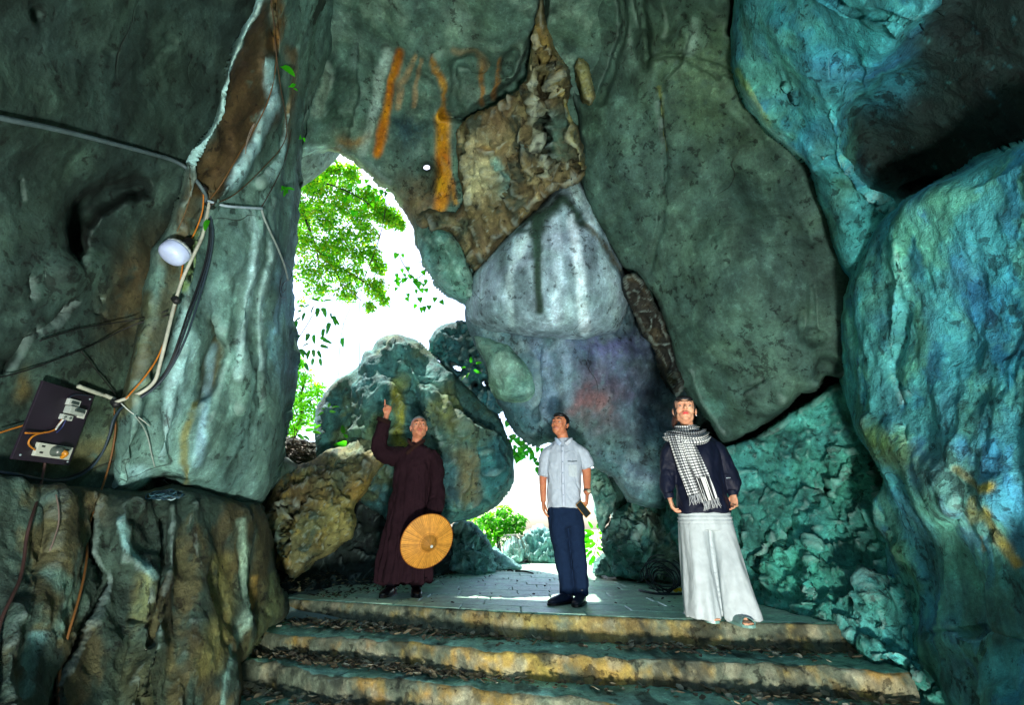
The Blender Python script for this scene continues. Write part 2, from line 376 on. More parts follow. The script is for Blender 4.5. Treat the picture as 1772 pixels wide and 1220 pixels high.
    ring0 = W1[bv]; camv = np.array([0, 0, CAMH]); cw = W1.mean(0)+np.array([0, thick*0.7, 0])
    for k in (1, 2, 3):
        s = k/3; r = ring0+(ring0-camv)/zb[:, None]*thick*s
        f_ = 1-(1-shrink)*s**1.5; r = cw+(r-cw)*np.array([f_, 1, f_])
        r = r+nr[bv]*(fbm(r, 0.4, 3, seed+k)*0.06)[:, None]
        V.append(r); CC.append(col[bv]); cur = base+np.arange(len(bv))
        Fs.append(np.column_stack([prev[loc[be[:, 1]]], prev[loc[be[:, 0]]], cur[loc[be[:, 0]]], cur[loc[be[:, 1]]]]))
        prev = cur; base += len(bv)
    V.append((V[-1].mean(0)+np.array([0, thick*0.1, 0]))[None]); CC.append(col[:1]); c0 = base
    if not holes:
        tr = np.column_stack([prev[loc[be[:, 1]]], prev[loc[be[:, 0]]], np.full(len(be), c0), np.full(len(be), c0)])
        Fs_t = tr[:, :3]
    else: Fs_t = np.zeros((0, 3), int)
    V = np.concatenate(V); CC = np.concatenate(CC); Fq = np.concatenate(Fs)
    # collapse degenerate quads
    fl = []
    bad = (Fq[:, 0] == Fq[:, 1]) | (Fq[:, 1] == Fq[:, 2]) | (Fq[:, 2] == Fq[:, 3]) | (Fq[:, 3] == Fq[:, 0])
    good = Fq[~bad]
    nf = len(good)+len(Fs_t)
    loops_ = np.concatenate([good.ravel(), Fs_t.ravel()]).astype(np.int32)
    tot = np.concatenate([np.full(len(good), 4), np.full(len(Fs_t), 3)]).astype(np.int32)
    st = np.concatenate([[0], np.cumsum(tot)[:-1]]).astype(np.int32)
    me = bpy.data.meshes.new(name); off = np.zeros(3)
    me.vertices.add(len(V)); me.vertices.foreach_set('co', (V-off).astype(np.float32).ravel())
    me.loops.add(len(loops_)); me.loops.foreach_set('vertex_index', loops_)
    me.polygons.add(nf); me.polygons.foreach_set('loop_start', st); me.polygons.foreach_set('loop_total', tot)
    me.update(calc_edges=True)
    me.polygons.foreach_set('use_smooth', np.full(nf, smooth))
    at = me.color_attributes.new('Col', 'FLOAT_COLOR', 'POINT')
    c4 = np.ones((len(V), 4), dtype=np.float32); c4[:, :3] = CC; at.data.foreach_set('color', c4.ravel())
    me.materials.append(mat or M_SMOOTH)
    o = link(name, me, parent)
    return o
L_, T_, R_, B_ = -150, -150, 1922, 1370
def wall(*a, **k):
    return tag(rock(*a, **k), kind='structure')
# --- left wall (smooth, dark)
wall('cave_wall', [(L_, T_), (600, T_), (560, 0), (400, 450), (300, 800), (240, 880), (L_, 880)],
  [(-150,-150,'x',-1.75), (-150,600,'x',-2.25), (0,0,'x',-1.85), (0,400,'x',-2.25), (0,850,'x',-2.35), (250,0,'x',-1.85), (250,400,'x',-2.32), (150,850,'x',-2.35), (440,0,'x',-1.75), (350,400,'x',-2.3), (300,750,'x',-2.3)],
  edge=(30, 0.1), amp=(0.045, 0.005), sc=(1.1, 0.2), cols=['2f3f3a', '24322e', '3a4b44'], seed=1, back=(1.5, 1.0), mat=M_SMOOTH, cscale=0.6,
  feats=[('dent', [(130,440),(118,390),(135,345),(190,322),(250,322),(262,335),(225,348),(180,362),(150,395),(143,450)], 4, 0.32),
         ('dent', [(34,475),(42,490),(38,512),(30,510),(29,490)], 2, 0.08), ('dent', [(62,560),(78,540),(95,530),(102,540),(80,560),(66,565)], 2, .08),
         ('dent', [(104,525),(130,514),(128,520),(108,532)], 2, .06), ('dent', [(46,560),(58,558),(58,575),(47,576)], 2, .06),
         ('dent', [(0,625),(20,600),(28,580),(24,615),(0,650)], 3, .1), ('dent', [(170,510),(178,508),(176,518)], 2, .05), ('dent', [(163,540),(180,538),(182,546),(166,548)], 2, .04),
         ('dent', [(56,20),(84,22),(80,34),(66,37)], 2, .05), ('crack', [(35,310),(38,345)], 1.5, .05), ('crack', [(290,62),(305,72)], 2.5, .05), ('crack', [(265,112),(285,85),(300,75)], 1, .03),
         ('ridge', [(-50,180),(100,200),(300,260)], 70, .05), ('ridge', [(120,470),(200,455),(260,470)], 40, .09), ('crack', [(178,85),(195,92)], 1.5, .03)],
  stains=[('line', [(235,700),(200,760),(150,800)], 26, '5a5034', .7), ('blob', (245,500,45,110,25), .2, '4c3b20', .75), ('blob', (40,660,9,22,0), .3, '6a5526', .7), ('blob', (140,790,80,25,-15), .3, '5e5333', .6),
          ('blob', (170,700,60,60,0), .3, '46523c', .5)])
# --- the flowstone pillar
wall('cave_wall', [(450,T_), (440,-40), (441,5), (415,55), (395,105), (382,160), (366,215), (335,258), (322,285), (312,340), (292,390), (262,430), (248,500), (240,560), (222,640), (205,700), (196,760), (190,830), (184,853), (220,859), (255,848), (266,830), (285,826), (303,836), (318,846), (344,853), (379,865), (413,877), (450,872), (462,858), (472,838), (481,800), (488,760), (492,700), (499,640), (501,600), (499,565), (494,530), (494,500), (497,460), (505,400), (511,330), (519,262), (527,200), (540,150), (575,95), (590,40), (600,T_)],
  [(500,-150,'x',-1.25), (450,0,'x',-1.45), (560,0,'c',4.1), (400,200,'x',-1.8), (510,250,'x',-1.9), (300,430,'x',-2.12), (350,600,'x',-2.0), (495,500,'x',-1.98), (240,800,'x',-2.18), (350,800,'x',-2.02), (480,780,'x',-1.93), (420,450,'x',-1.88)],
  edge=(26, 0.22), amp=(0.055, 0.008), sc=(0.5, 0.12), ani=2.2, cols=['5c746e', '48605a', '72908a'], seed=2, back=(0.9, 0.85), mat=M_SMOOTH,
  feats=[('ridge', [(448,10),(418,70),(398,130),(380,200),(345,260),(328,290)], 9, .09), ('ridge', [(470,100),(468,170),(440,250),(400,320),(372,352)], 11, .12), ('ridge', [(505,170),(500,230),(470,290),(440,320)], 7, .07),
         ('ridge', [(452,370),(445,430),(432,520),(415,640),(410,700)], 10, .07), ('ridge', [(470,350),(470,420),(458,520),(452,600),(455,700)], 7, .06), ('ridge', [(330,400),(322,560),(290,720),(285,790)], 16, .08),
         ('fold', [(365,355),(330,430),(318,540),(285,640)], 24, .12), ('dent', [(358,545),(372,560),(383,600),(378,665),(352,690),(340,700),(345,640),(350,590)], 3, .12),
         ('ridge', [(380,180),(390,260),(350,320)], 14, -.05), ('dent', [(448,420),(460,445),(466,470),(452,462)], 3, .08), ('ridge', [(240,700),(215,800)], 14, .05), ('ridge', [(375,720),(340,780),(325,830)], 12, .05), ('crack', [(468,-100),(474,30),(480,90)], 3, .15), ('dent', [(500,78),(515,72),(517,85),(505,95)], 3, .1)],
  stains=[('poly', [(445,-20),(472,20),(480,60),(484,130),(474,200),(440,262),(405,310),(372,345),(322,338),(340,292),(368,240),(388,170),(398,110),(425,60)], 3, '4a3822', 1.0), ('line', [(480,0),(490,40),(478,80)], 12, '8a5a1e', .8), ('line', [(505,90),(512,130),(503,200),(498,240)], 11, '8f5c22', .75),
          ('line', [(448,0),(418,70),(398,130),(382,190),(350,255),(326,290)], 8, 'a9c8c8', .9), ('line', [(318,300),(305,360),(288,395)], 6, '93a89c', .8), ('line', [(470,110),(465,180),(440,250),(400,320)], 9, 'a4c4cc', .85), ('line', [(500,200),(490,250),(455,310)], 6, '9fc0c6', .7),
          ('poly', [(325,300),(345,330),(350,370),(330,420),(300,470),(270,450),(300,400),(312,350)], 5, '5a4426', .85), ('line', [(340,400),(328,450),(318,500)], 7, '6b7a3c', .8),
          ('line', [(425,370),(440,420),(438,500),(425,560),(410,650)], 10, 'a7c3c6', .8), ('line', [(470,420),(455,520),(450,640)], 5, 'b0cacb', .7), ('line', [(312,540),(318,600),(300,700),(290,790)], 12, '9dbdc0', .75, 12),
          ('poly', [(356,548),(372,560),(383,600),(378,665),(355,690),(340,705),(345,640),(350,590)], 3, '4b4226', .95), ('line', [(335,700),(322,740),(320,800),(325,850)], 6, '7e7032', .7), ('line', [(250,520),(240,600),(215,690)], 18, '57502f', .8), ('line', [(300,470),(275,560),(240,650)], 14, '53452a', .7), ('line', [(270,640),(230,700),(205,720)], 6, '7b7048', .6),
          ('blob', (250,830,22,14,20), .2, 'a9cdd2', .8), ('line', [(365,600),(355,700),(340,800)], 9, '8cb0c0', .5), ('blob', (500,130,25,40,0), .3, '6c7f76', .5), ('blob', (485,560,14,80,0), .3, '7fa6c4', .6)])
# --- the ribbed rock below it
wall('cave_wall', [(L_,835), (0,826), (60,838), (130,842), (184,846), (240,850), (300,835), (330,845), (379,858), (413,868), (448,868), (462,900), (470,960), (480,1000), (492,1030), (498,1055), (495,1070), (470,1085), (440,1120), (416,1150), (419,1185), (412,1215), (400,B_), (L_,B_)],
  [(-150,850,'x',-2.2), (0,850,'x',-2.2), (250,870,'x',-2.12), (440,880,'x',-1.95), (480,1030,'x',-1.95), (0,1200,'x',-1.75), (200,1200,'x',-1.75), (400,1180,'x',-1.62), (-150,1350,'x',-1.5), (380,1350,'x',-1.45), (200,1030,'x',-1.95), (350,1030,'x',-1.85)],
  edge=(16, 0.14), amp=(0.06, 0.012), sc=(0.4, 0.13), ani=2.6, cols=['36443c', '28362f', '463f2a'], seed=3, back=(1.2, 0.95), mat=M_ROUGH,
  feats=[('ridge', [(240,870),(215,900),(225,960),(262,1000),(268,1060),(262,1120),(240,1220)], 24, .11), ('ridge', [(400,880),(415,930),(420,1000),(412,1080),(400,1200)], 26, .09), ('ridge', [(340,870),(350,960),(340,1100),(330,1250)], 36, .12),
         ('ridge', [(298,870),(300,960),(288,1050),(262,1200)], 8, .06), ('crack', [(160,880),(150,960),(180,1010),(140,1100),(95,1180),(90,1300)], 8, .09), ('ridge', [(100,870),(105,960),(60,1060)], 22, .08), ('crack', [(225,1072),(262,1075)], 3, .05),
         ('ridge', [(30,1050),(25,1200),(30,1300)], 26, .08), ('ridge', [(440,900),(455,1000),(478,1050)], 14, .06), ('crack', [(458,1052),(466,1066)], 3, .06), ('crack', [(285,900),(280,1000),(262,1110)], 4, .08)],
  stains=[('line', [(415,900),(425,960),(422,1040),(415,1120)], 6, '9cae9a', .8), ('line', [(210,900),(220,940),(255,985),(268,1000)], 7, '8fb4b4', .85), ('line', [(385,980),(380,1060),(360,1150)], 26, '7d6f3e', .7), ('line', [(250,1010),(245,1060)], 18, '7f7a50', .6), ('line', [(446,1000),(442,1050)], 5, '9a7a3c', .8),
          ('line', [(90,1000),(110,1040),(80,1100)], 14, '5f7f78', .6), ('line', [(55,1100),(50,1200)], 8, '62888a', .6), ('line', [(475,1010),(470,1060),(440,1130)], 16, '6b6d45', .6), ('blob', (160,890,30,20,0), .3, '5c4a34', .6), ('blob', (250,1180,40,60,0), .3, '54502c', .6), ('line', [(395,1120),(388,1220)], 4, '84a39a', .6)])
# --- back wall and roof, with the daylight opening and a small window
wall('cave_ceiling', [(420,T_), (1360,T_), (1360,200), (1250,560), (1150,640), (860,610), (828,560), (812,530), (792,515), (770,500), (748,478), (735,450), (722,425), (716,400), (706,376), (692,350), (676,330), (655,318), (640,302), (618,284), (596,266), (565,258), (545,264), (520,275), (490,285), (440,290)],
  [(500,-150,'c',3.7), (1250,-150,'c',3.6), (500,0,'c',4.5), (900,0,'c',4.3), (1250,0,'c',4.3), (520,260,'c',5.3), (700,300,'c',5.7), (900,200,'c',5.35), (640,120,'c',4.95), (800,520,'c',6.0), (1100,500,'c',5.9), (1250,400,'c',5.5), (760,450,'c',5.7)],
  edge=(22, 0.35), amp=(0.06, 0.008), sc=(1.1, 0.25), ani=1.4, cols=['50695f', '40574f', '647a6f'], seed=4, back=(2.2, 1.0), mat=M_SMOOTH, holes=[[(731,289),(737,284),(744,285),(747,291),(742,295),(735,293)]],
  feats=[('ridge', [(560,262),(600,275),(640,300),(690,345)], 10, .10), ('ridge', [(590,256),(640,280),(672,312)], 6, .07), ('ridge', [(540,120),(530,180),(525,260)], 24, .14), ('ridge', [(560,95),(575,130),(560,200)], 12, .1), ('fold', [(620,80),(625,150),(600,220)], 20, .12),
         ('dent', [(780,100),(835,102),(830,113),(790,112),(784,150),(800,190),(795,205),(783,185),(778,140)], 3, .18), ('dent', [(882,85),(890,95),(880,130),(868,128),(872,105)], 2, .16), ('dent', [(735,300),(744,300),(742,330),(732,332)], 3, .18), ('dent', [(745,84),(754,88),(750,102),(742,100)], 2, .1),
         ('crack', [(940,0),(932,50),(915,90),(905,130),(860,175),(800,205),(770,200)], 6, .3), ('crack', [(588,190),(596,200)], 3, .1), ('ridge', [(660,90),(650,180),(640,260)], 12, .05), ('ridge', [(760,100),(760,200),(765,330)], 16, .07), ('ridge', [(700,100),(690,200)], 14, .05),
         ('ridge', [(690,0),(700,60),(740,80)], 40, .1), ('ridge', [(860,0),(850,60)], 50, .12), ('crack', [(1075,-40),(1078,60),(1085,90)], 5, .12), ('crack', [(1100,-60),(1118,60),(1120,100)], 8, .14), ('ridge', [(1000,0),(1020,100)], 40, .08)],
  stains=[('line', [(690,90),(682,130),(672,170),(655,262)], 9, 'c0700c', 1.0, 4), ('line', [(672,90),(655,140),(640,210),(628,262)], 8, 'b4c8c0', .8), ('line', [(718,95),(700,130),(688,185)], 5, 'a3805a', .75), ('line', [(730,100),(722,140),(716,180)], 4, 'a3805a', .7), ('line', [(748,95),(760,130),(772,180),(766,200)], 5, 'b0731e', .85),
          ('line', [(765,205),(765,260),(765,345),(760,360)], 13, 'c67c0c', 1.0, 3), ('line', [(775,300),(790,350)], 5, 'b87a1e', .8), ('line', [(830,110),(833,150),(835,180)], 5, '9c6522', .8), ('line', [(865,105),(862,150),(855,170)], 5, '9c6522', .75), ('line', [(785,85),(820,92),(838,115)], 6, '8d7c60', .8),
          ('blob', (705,225,30,28,20), .15, '1c3a42', .85, 14), ('blob', (610,240,22,12,0), .3, '9a7030', .7), ('blob', (715,350,30,32,-30), .3, '77593a', .85), ('blob', (710,370,18,40,-30), .3, '6d5a40', .7), ('line', [(560,262),(610,280),(660,318),(690,350)], 9, 'a0b48c', .75), ('line', [(520,268),(560,258)], 8, '9fc3c0', .6),
          ('blob', (770,460,30,60,-35), .3, '6f9a94', .8), ('line', [(545,100),(570,130),(548,190)], 10, '93a292', .5), ('line', [(620,60),(612,110)], 10, '7a9088', .4), ('line', [(512,0),(505,60)], 14, '92602a', .6), ('poly', [(1080,-20),(1280,-20),(1280,120),(1120,110)], 20, '566b52', .6)])
# --- brown broken formation hanging from the roof
wall('cave_wall', [(936,-10), (946,40), (962,95), (985,118), (990,150), (983,178), (1000,225), (1010,270), (1012,300), (1000,316), (960,330), (925,365), (880,410), (845,450), (822,470), (812,455), (800,430), (780,405), (740,400), (722,388), (720,372), (745,362), (785,368), (800,350), (797,310), (790,262), (788,232), (805,206), (845,188), (885,165), (910,140), (916,95), (926,40)],
  [(935,60,'c',4.35), (925,100,'c',4.5), (990,150,'c',4.6), (1005,300,'c',4.8), (900,200,'c',4.9), (800,230,'c',5.15), (800,350,'c',5.3), (900,330,'c',5.0), (740,380,'c',5.45), (820,460,'c',5.35), (900,400,'c',5.25)],
  edge=(14, 0.25), amp=(0.06, 0.03, 0.10), sc=(0.35, 0.12, 0.4), ani=1.8, cols=['6b5a3e', '8a7a58', '44483c'], seed=5, back=(1.0, 0.9), mat=M_ROUGH, cscale=0.3,
  feats=[('ridge', [(925,70),(918,130),(925,180),(928,240)], 10, .14), ('ridge', [(945,80),(960,140),(990,210),(1000,290)], 9, .14), ('ridge', [(810,240),(805,300),(808,345)], 14, .1), ('ridge', [(845,240),(840,340)], 14, .08), ('crack', [(932,110),(948,170),(945,230),(955,270),(975,300),(990,290)], 7, .25), ('dent', [(935,190),(985,200),(990,270),(960,290),(940,250)], 8, .16),
         ('dent', [(895,245),(885,280),(870,310),(860,360),(880,340),(895,300),(905,260)], 5, .2), ('ridge', [(900,290),(950,275),(960,320)], 16, .12), ('crack', [(800,205),(795,250),(798,300)], 4, .12)],
  stains=[('poly', [(800,235),(850,225),(870,260),(860,330),(838,340),(830,355),(805,350)], 5, 'a89a78', .85), ('blob', (860,300,14,35,0), .2, '5f857e', .85), ('line', [(922,90),(925,170),(930,260),(950,300)], 6, 'a39c82', .8), ('blob', (935,75,12,30,0), .3, '94702c', .7), ('poly', [(935,190),(985,200),(990,270),(960,290),(940,250)], 6, '456058', .9),
          ('blob', (850,255,18,12,0), .3, 'ad7a36', .7), ('line', [(960,140),(985,200),(1003,290)], 4, '98834a', .8), ('blob', (870,420,40,20,-40), .3, '5b4c36', .8), ('blob', (780,390,40,16,10), .3, '4f5a48', .6)])
wall('cave_wall', [(1000,98), (1016,108), (1026,140), (1030,168), (1022,182), (1010,170), (1002,140), (994,115)], [(1000,100,'c',4.55), (1030,170,'c',4.55), (995,140,'c',4.55), (1020,110,'c',4.55)],
  edge=(10, 0.12), amp=(0.02, 0.03), sc=(0.2, 0.08), cols=['77704a', '5c5a40', '8a7c50'], seed=6, back=(0.5, 0.7), mat=M_ROUGH, step=2.5, jit=1.5)
# --- tongue of rock at the right of the opening
wall('cave_wall', [(724,385), (742,378), (770,392), (795,420), (812,460), (830,500), (832,530), (812,532), (790,520), (768,505), (748,482), (733,455), (724,425), (718,400)],
  [(724,385,'c',5.6), (810,460,'c',5.35), (745,470,'c',5.5), (815,530,'c',5.5), (770,430,'c',5.4)], edge=(24, 0.25), amp=(0.05, 0.02), sc=(0.4, 0.15), cols=['5d857d', '4a716b', '83a69c'], seed=7, back=(1.0, 0.8), mat=M_SMOOTH,
  feats=[('crack', [(740,430),(752,445),(760,470)], 4, .08), ('ridge', [(745,395),(770,440),(800,490)], 8, .06), ('ridge', [(735,450),(775,500),(810,520)], 6, .05)], stains=[('line', [(725,420),(745,470),(780,508),(812,528)], 7, '7fb0b4', .6), ('blob', (800,400,20,30,0), .3, '6d6248', .6)])
# --- wall under the bulge
wall('cave_wall', [(806,530), (900,500), (1080,500), (1180,560), (1200,700), (1210,800), (1150,880), (1090,870), (1075,850), (1060,830), (1030,812), (1010,790), (975,778), (944,768), (930,775), (912,766), (893,755), (882,742), (872,712), (862,700), (850,662), (838,630), (820,600), (808,565)],
  [(810,540,'c',5.6), (900,560,'c',5.5), (1080,560,'c',5.5), (1180,600,'c',5.35), (860,700,'c',5.6), (920,760,'c',5.5), (1050,820,'c',5.35), (1150,850,'c',5.2), (1000,690,'c',5.3)],
  edge=(26, 0.35), amp=(0.06, 0.014), sc=(0.7, 0.2), cols=['56707a', '4a5a66', '6d8088'], seed=8, back=(1.6, 0.9), mat=M_SMOOTH,
  feats=[('ridge', [(1120,560),(1170,700)], 30, -.2), ('ridge', [(970,600),(985,680),(1000,760)], 40, .12), ('ridge', [(900,730),(940,765)], 20, .08), ('crack', [(935,600),(940,690),(930,720)], 6, .1), ('dent', [(1085,500),(1120,520),(1150,620),(1160,740),(1110,700),(1085,600)], 12, .25), ('crack', [(1150,555),(1160,600),(1165,650)], 6, .15)],
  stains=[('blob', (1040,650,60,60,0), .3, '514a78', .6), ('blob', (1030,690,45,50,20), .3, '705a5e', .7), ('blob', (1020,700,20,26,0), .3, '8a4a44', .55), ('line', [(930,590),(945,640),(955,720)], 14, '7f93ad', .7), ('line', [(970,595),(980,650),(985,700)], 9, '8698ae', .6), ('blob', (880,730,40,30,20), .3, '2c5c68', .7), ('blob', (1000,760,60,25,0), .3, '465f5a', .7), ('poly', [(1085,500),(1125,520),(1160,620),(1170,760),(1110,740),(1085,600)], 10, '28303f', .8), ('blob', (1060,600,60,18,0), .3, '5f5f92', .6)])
wall('cave_wall', [(818,578), (850,586), (885,600), (905,625), (925,650), (933,680), (925,697), (900,703), (872,696), (858,690), (848,660), (840,630), (826,602)],
  [(820,580,'c',5.45), (890,600,'c',5.3), (930,680,'c',5.3), (860,690,'c',5.35), (880,650,'c',5.15)], edge=(30, 0.3), amp=(0.04, 0.008), sc=(0.4, 0.15), cols=['6f9082', '5f8074', '86a394'], seed=9, back=(0.9, 0.8), mat=M_SMOOTH, stains=[('blob', (905,670,22,22,0), .2, '3d6a68', .6)])
# --- the pale streaked bulge
wall('cave_wall', [(985,298), (1003,312), (1018,350), (1040,390), (1062,430), (1082,470), (1088,505), (1082,545), (1072,570), (1045,580), (1010,588), (965,590), (925,584), (880,578), (840,572), (818,562), (806,545), (806,525), (815,490), (825,465), (850,440), (880,405), (910,375), (940,350), (965,320)],
  [(985,300,'c',5.1), (850,450,'c',5.15), (1060,440,'c',5.0), (810,545,'c',5.3), (1075,560,'c',5.15), (950,580,'c',5.05), (950,460,'c',4.8), (960,530,'c',4.78), (900,520,'c',4.9)],
  edge=(38, 0.38), amp=(0.02, 0.004), sc=(0.5, 0.15), ani=2.2, cols=['8898a6', '74848f', 'a0b0be'], seed=10, back=(1.0, 0.8), mat=M_SMOOTH,
  feats=[('ridge', [(975,350),(900,390),(870,430)], 12, .06), ('crack', [(1005,378),(1040,410),(1060,445),(1080,475)], 6, .1), ('ridge', [(870,450),(850,540)], 24, .05), ('ridge', [(1010,420),(1030,560)], 24, .05), ('crack', [(868,470),(862,540)], 2, .03)],
  stains=[
          ('line', [(990,380),(1005,470),(1012,570)], 10, 'dce6f4', .9, 4), ('line', [(960,380),(965,470),(960,560)], 9, 'c4d2e4', .8, 4), ('line', [(940,370),(905,420),(900,440)], 8, 'd0e2e8', .9, 4), ('line', [(895,420),(880,480),(885,560)], 7, 'bccbd4', .7, 4), ('line', [(985,305),(1000,340),(1030,380)], 9, 'd0e0e8', .9, 4), ('line', [(1040,420),(1060,480),(1062,540)], 9, '98a8ae', .6), ('blob', (850,540,36,18,10), .3, '5a7078', .5),
          ('line', [(1010,385),(1050,430),(1080,475)], 5, '6d5a40', .8), ('poly', [(968,338),(985,340),(1000,370),(1012,392),(1000,390),(990,372),(975,362),(960,372),(945,385),(940,400),(925,410),(918,385),(890,398),(905,378),(940,362)], 2.5, '22382f', 1.0, 3), ('line', [(926,390),(930,430),(930,490),(934,538)], 8, '26382f', 1.0, 2), ('line', [(885,400),(915,400),(922,410)], 6, '2f4a42', .9, 2),
          ('line', [(905,392),(922,378),(950,362),(972,345)], 5, '243a30', .9, 2), ('line', [(972,342),(990,362),(1008,385)], 6, '243a30', .9, 2), ('line', [(930,380),(928,440)], 12, '2a4036', .85, 2)])
# --- great dark smooth wall
wall('cave_wall', [(955,T_), (1440,T_), (1480,200), (1600,350), (1620,560), (1520,640), (1452,655), (1430,650), (1415,672), (1388,680), (1350,712), (1300,748), (1252,768), (1235,745), (1195,690), (1172,662), (1168,620), (1150,560), (1128,505), (1100,480), (1078,462), (1050,415), (1025,370), (1012,330), (1003,285), (1006,255), (1000,200), (985,150), (966,95), (946,50), (942,0)],
  [(1150,-150,'c',3.5), (1380,-150,'c',3.4), (1020,250,'c',5.05), (960,60,'c',4.75), (1000,-150,'c',3.75), (1060,130,'c',4.75), (1100,300,'c',4.8), (1200,150,'c',4.45), (1250,400,'c',4.4), (1450,400,'c',4.12), (1130,500,'c',5.0), (1200,680,'c',4.9), (1300,700,'c',4.45), (1440,620,'c',4.0), (1250,560,'c',4.35), (1300,0,'c',4.0)],
  edge=(14, 0.12), amp=(0.05, 0.004), sc=(1.2, 0.3), cols=['3f554d', '334841', '4d655b'], seed=11, back=(1.6, 1.0), mat=M_SMOOTH, cscale=0.7, step=4.0,
  feats=[('crack', [(1075,-60),(1078,60),(1062,110),(1046,150),(1040,175)], 4, .16), ('dent', [(990,100),(1008,98),(1018,112),(1006,128),(1004,165),(995,150),(988,120)], 4, .25), ('crack', [(1100,-60),(1112,30),(1122,95),(1118,112)], 6, .2), ('ridge', [(1145,0),(1150,60)], 16, .1), ('crack', [(1122,100),(1180,90),(1215,105),(1262,125)], 3, .1), ('dent', [(1100,50),(1118,60),(1122,90),(1112,105),(1102,90)], 4, .2), ('crack', [(1142,170),(1155,250),(1150,330),(1145,400),(1122,468)], 2.2, .08), ('crack', [(1400,490),(1405,540),(1410,575)], 2.5, .06), ('crack', [(1386,545),(1388,590)], 2, .05), ('dent', [(1388,585),(1405,575),(1424,585),(1405,602)], 4, .09), ('dent', [(1418,660),(1425,625),(1440,622),(1452,635),(1440,655),(1425,668)], 3, .14),
         ('crack', [(1285,678),(1318,660),(1325,652)], 3, .06), ('ridge', [(1270,690),(1330,690),(1350,690)], 30, .08), ('ridge', [(1345,680),(1352,690)], 9, .05), ('ridge', [(1195,640),(1215,690),(1250,745)], 8, .07), ('ridge', [(1130,150),(1200,240),(1260,340),(1300,500)], 50, .12), ('ridge', [(1060,200),(1075,300)], 34, .1), ('crack', [(1175,95),(1200,110),(1225,120),(1240,130)], 4, .08), ('fold', [(1190,60),(1180,110),(1160,140)], 20, .12),
         ('ridge', [(1180,-50),(1230,30),(1270,60)], 30, .12), ('ridge', [(1320,320),(1290,280)], 40, -.12), ('ridge', [(1240,160),(1330,260),(1400,420)], 16, -.06), ('crack', [(1265,-60),(1272,20),(1266,50)], 6, .2)],
  stains=[('poly', [(1130,60),(1270,60),(1290,200),(1240,230),(1150,150)], 26, '5c7052', .7), ('line', [(1142,150),(1150,210),(1155,260)], 3, '7a7430', .7), ('blob', (1240,700,12,26,-25), .3, '5f8d84', .6), ('blob', (1310,560,50,40,0), .3, '4c6a60', .4), ('line', [(1200,40),(1190,90)], 8, '8aa094', .5), ('blob', (1370,460,80,90,20), .3, '3a4a46', .5), ('line', [(1075,180),(1100,290)], 14, '5d7a70', .5)])

# brown broken seam between the bulge and the great wall
wall('cave_wall', [(1082,474), (1098,470), (1112,482), (1130,512), (1152,560), (1166,610), (1182,668), (1170,690), (1150,650), (1128,600), (1104,560), (1086,520), (1078,495)],
  [(1085,475,'c',4.8), (1110,490,'c',4.8), (1180,670,'c',4.85), (1100,550,'c',4.9), (1150,640,'c',4.95)], edge=(8,.12), amp=(.04,.03,.07), sc=(.2,.1,.25), cols=['2e2a26','22221f','3f362a'], seed=19, back=(.6,.9), mat=M_ROUGH, step=2.6, jit=3)
# --- right wall, upper face
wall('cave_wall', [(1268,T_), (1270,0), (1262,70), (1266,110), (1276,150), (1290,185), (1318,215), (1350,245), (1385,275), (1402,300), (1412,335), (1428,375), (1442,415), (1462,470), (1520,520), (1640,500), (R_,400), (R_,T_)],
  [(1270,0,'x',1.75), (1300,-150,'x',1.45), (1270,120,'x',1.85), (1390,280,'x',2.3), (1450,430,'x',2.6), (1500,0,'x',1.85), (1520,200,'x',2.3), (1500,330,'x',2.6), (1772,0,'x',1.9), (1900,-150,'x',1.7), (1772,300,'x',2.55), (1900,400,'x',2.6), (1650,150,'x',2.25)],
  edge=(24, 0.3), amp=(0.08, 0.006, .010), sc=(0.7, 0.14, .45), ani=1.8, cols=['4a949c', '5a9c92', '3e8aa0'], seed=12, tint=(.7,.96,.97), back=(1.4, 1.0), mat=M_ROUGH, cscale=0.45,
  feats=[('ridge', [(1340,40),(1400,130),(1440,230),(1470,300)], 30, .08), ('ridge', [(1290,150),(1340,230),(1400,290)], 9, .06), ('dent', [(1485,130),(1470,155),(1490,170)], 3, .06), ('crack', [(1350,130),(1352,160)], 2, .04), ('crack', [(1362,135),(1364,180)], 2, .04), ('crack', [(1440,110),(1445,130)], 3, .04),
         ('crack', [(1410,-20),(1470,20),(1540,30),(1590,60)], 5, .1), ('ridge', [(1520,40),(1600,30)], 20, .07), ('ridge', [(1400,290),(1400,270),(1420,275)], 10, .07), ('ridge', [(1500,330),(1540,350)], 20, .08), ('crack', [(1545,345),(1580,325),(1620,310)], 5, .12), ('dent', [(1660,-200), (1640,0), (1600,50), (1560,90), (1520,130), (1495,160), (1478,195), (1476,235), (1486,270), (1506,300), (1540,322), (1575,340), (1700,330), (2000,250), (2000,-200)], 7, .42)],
  stains=[('poly', [(1660,-200), (1640,0), (1600,50), (1560,90), (1520,130), (1495,160), (1478,195), (1476,235), (1486,270), (1506,300), (1540,322), (1575,340), (1700,330), (2000,250), (2000,-200)], 5, '1e2c2a', 1.0, 4), ('line', [(1276,120),(1300,170),(1330,215)], 6, '8a9a3e', .75), ('line', [(1280,150),(1318,210),(1385,278)], 6, '9ec8b8', .7), ('blob', (1420,260,22,20,0), .3, '4d7068', .7), ('blob', (1405,60,90,50,30), .3, '47a0a8', .5), ('blob', (1440,370,22,60,-25), .3, '3d6862', .6), ('blob', (1300,60,30,50,0), .3, '4f8078', .6), ('blob', (1510,110,60,60,0), .3, '3489a4', .6), ('blob', (1460,330,30,30,0), .3, '58806a', .5)])  # first polygon paints the hollow's shadow into the rock colour
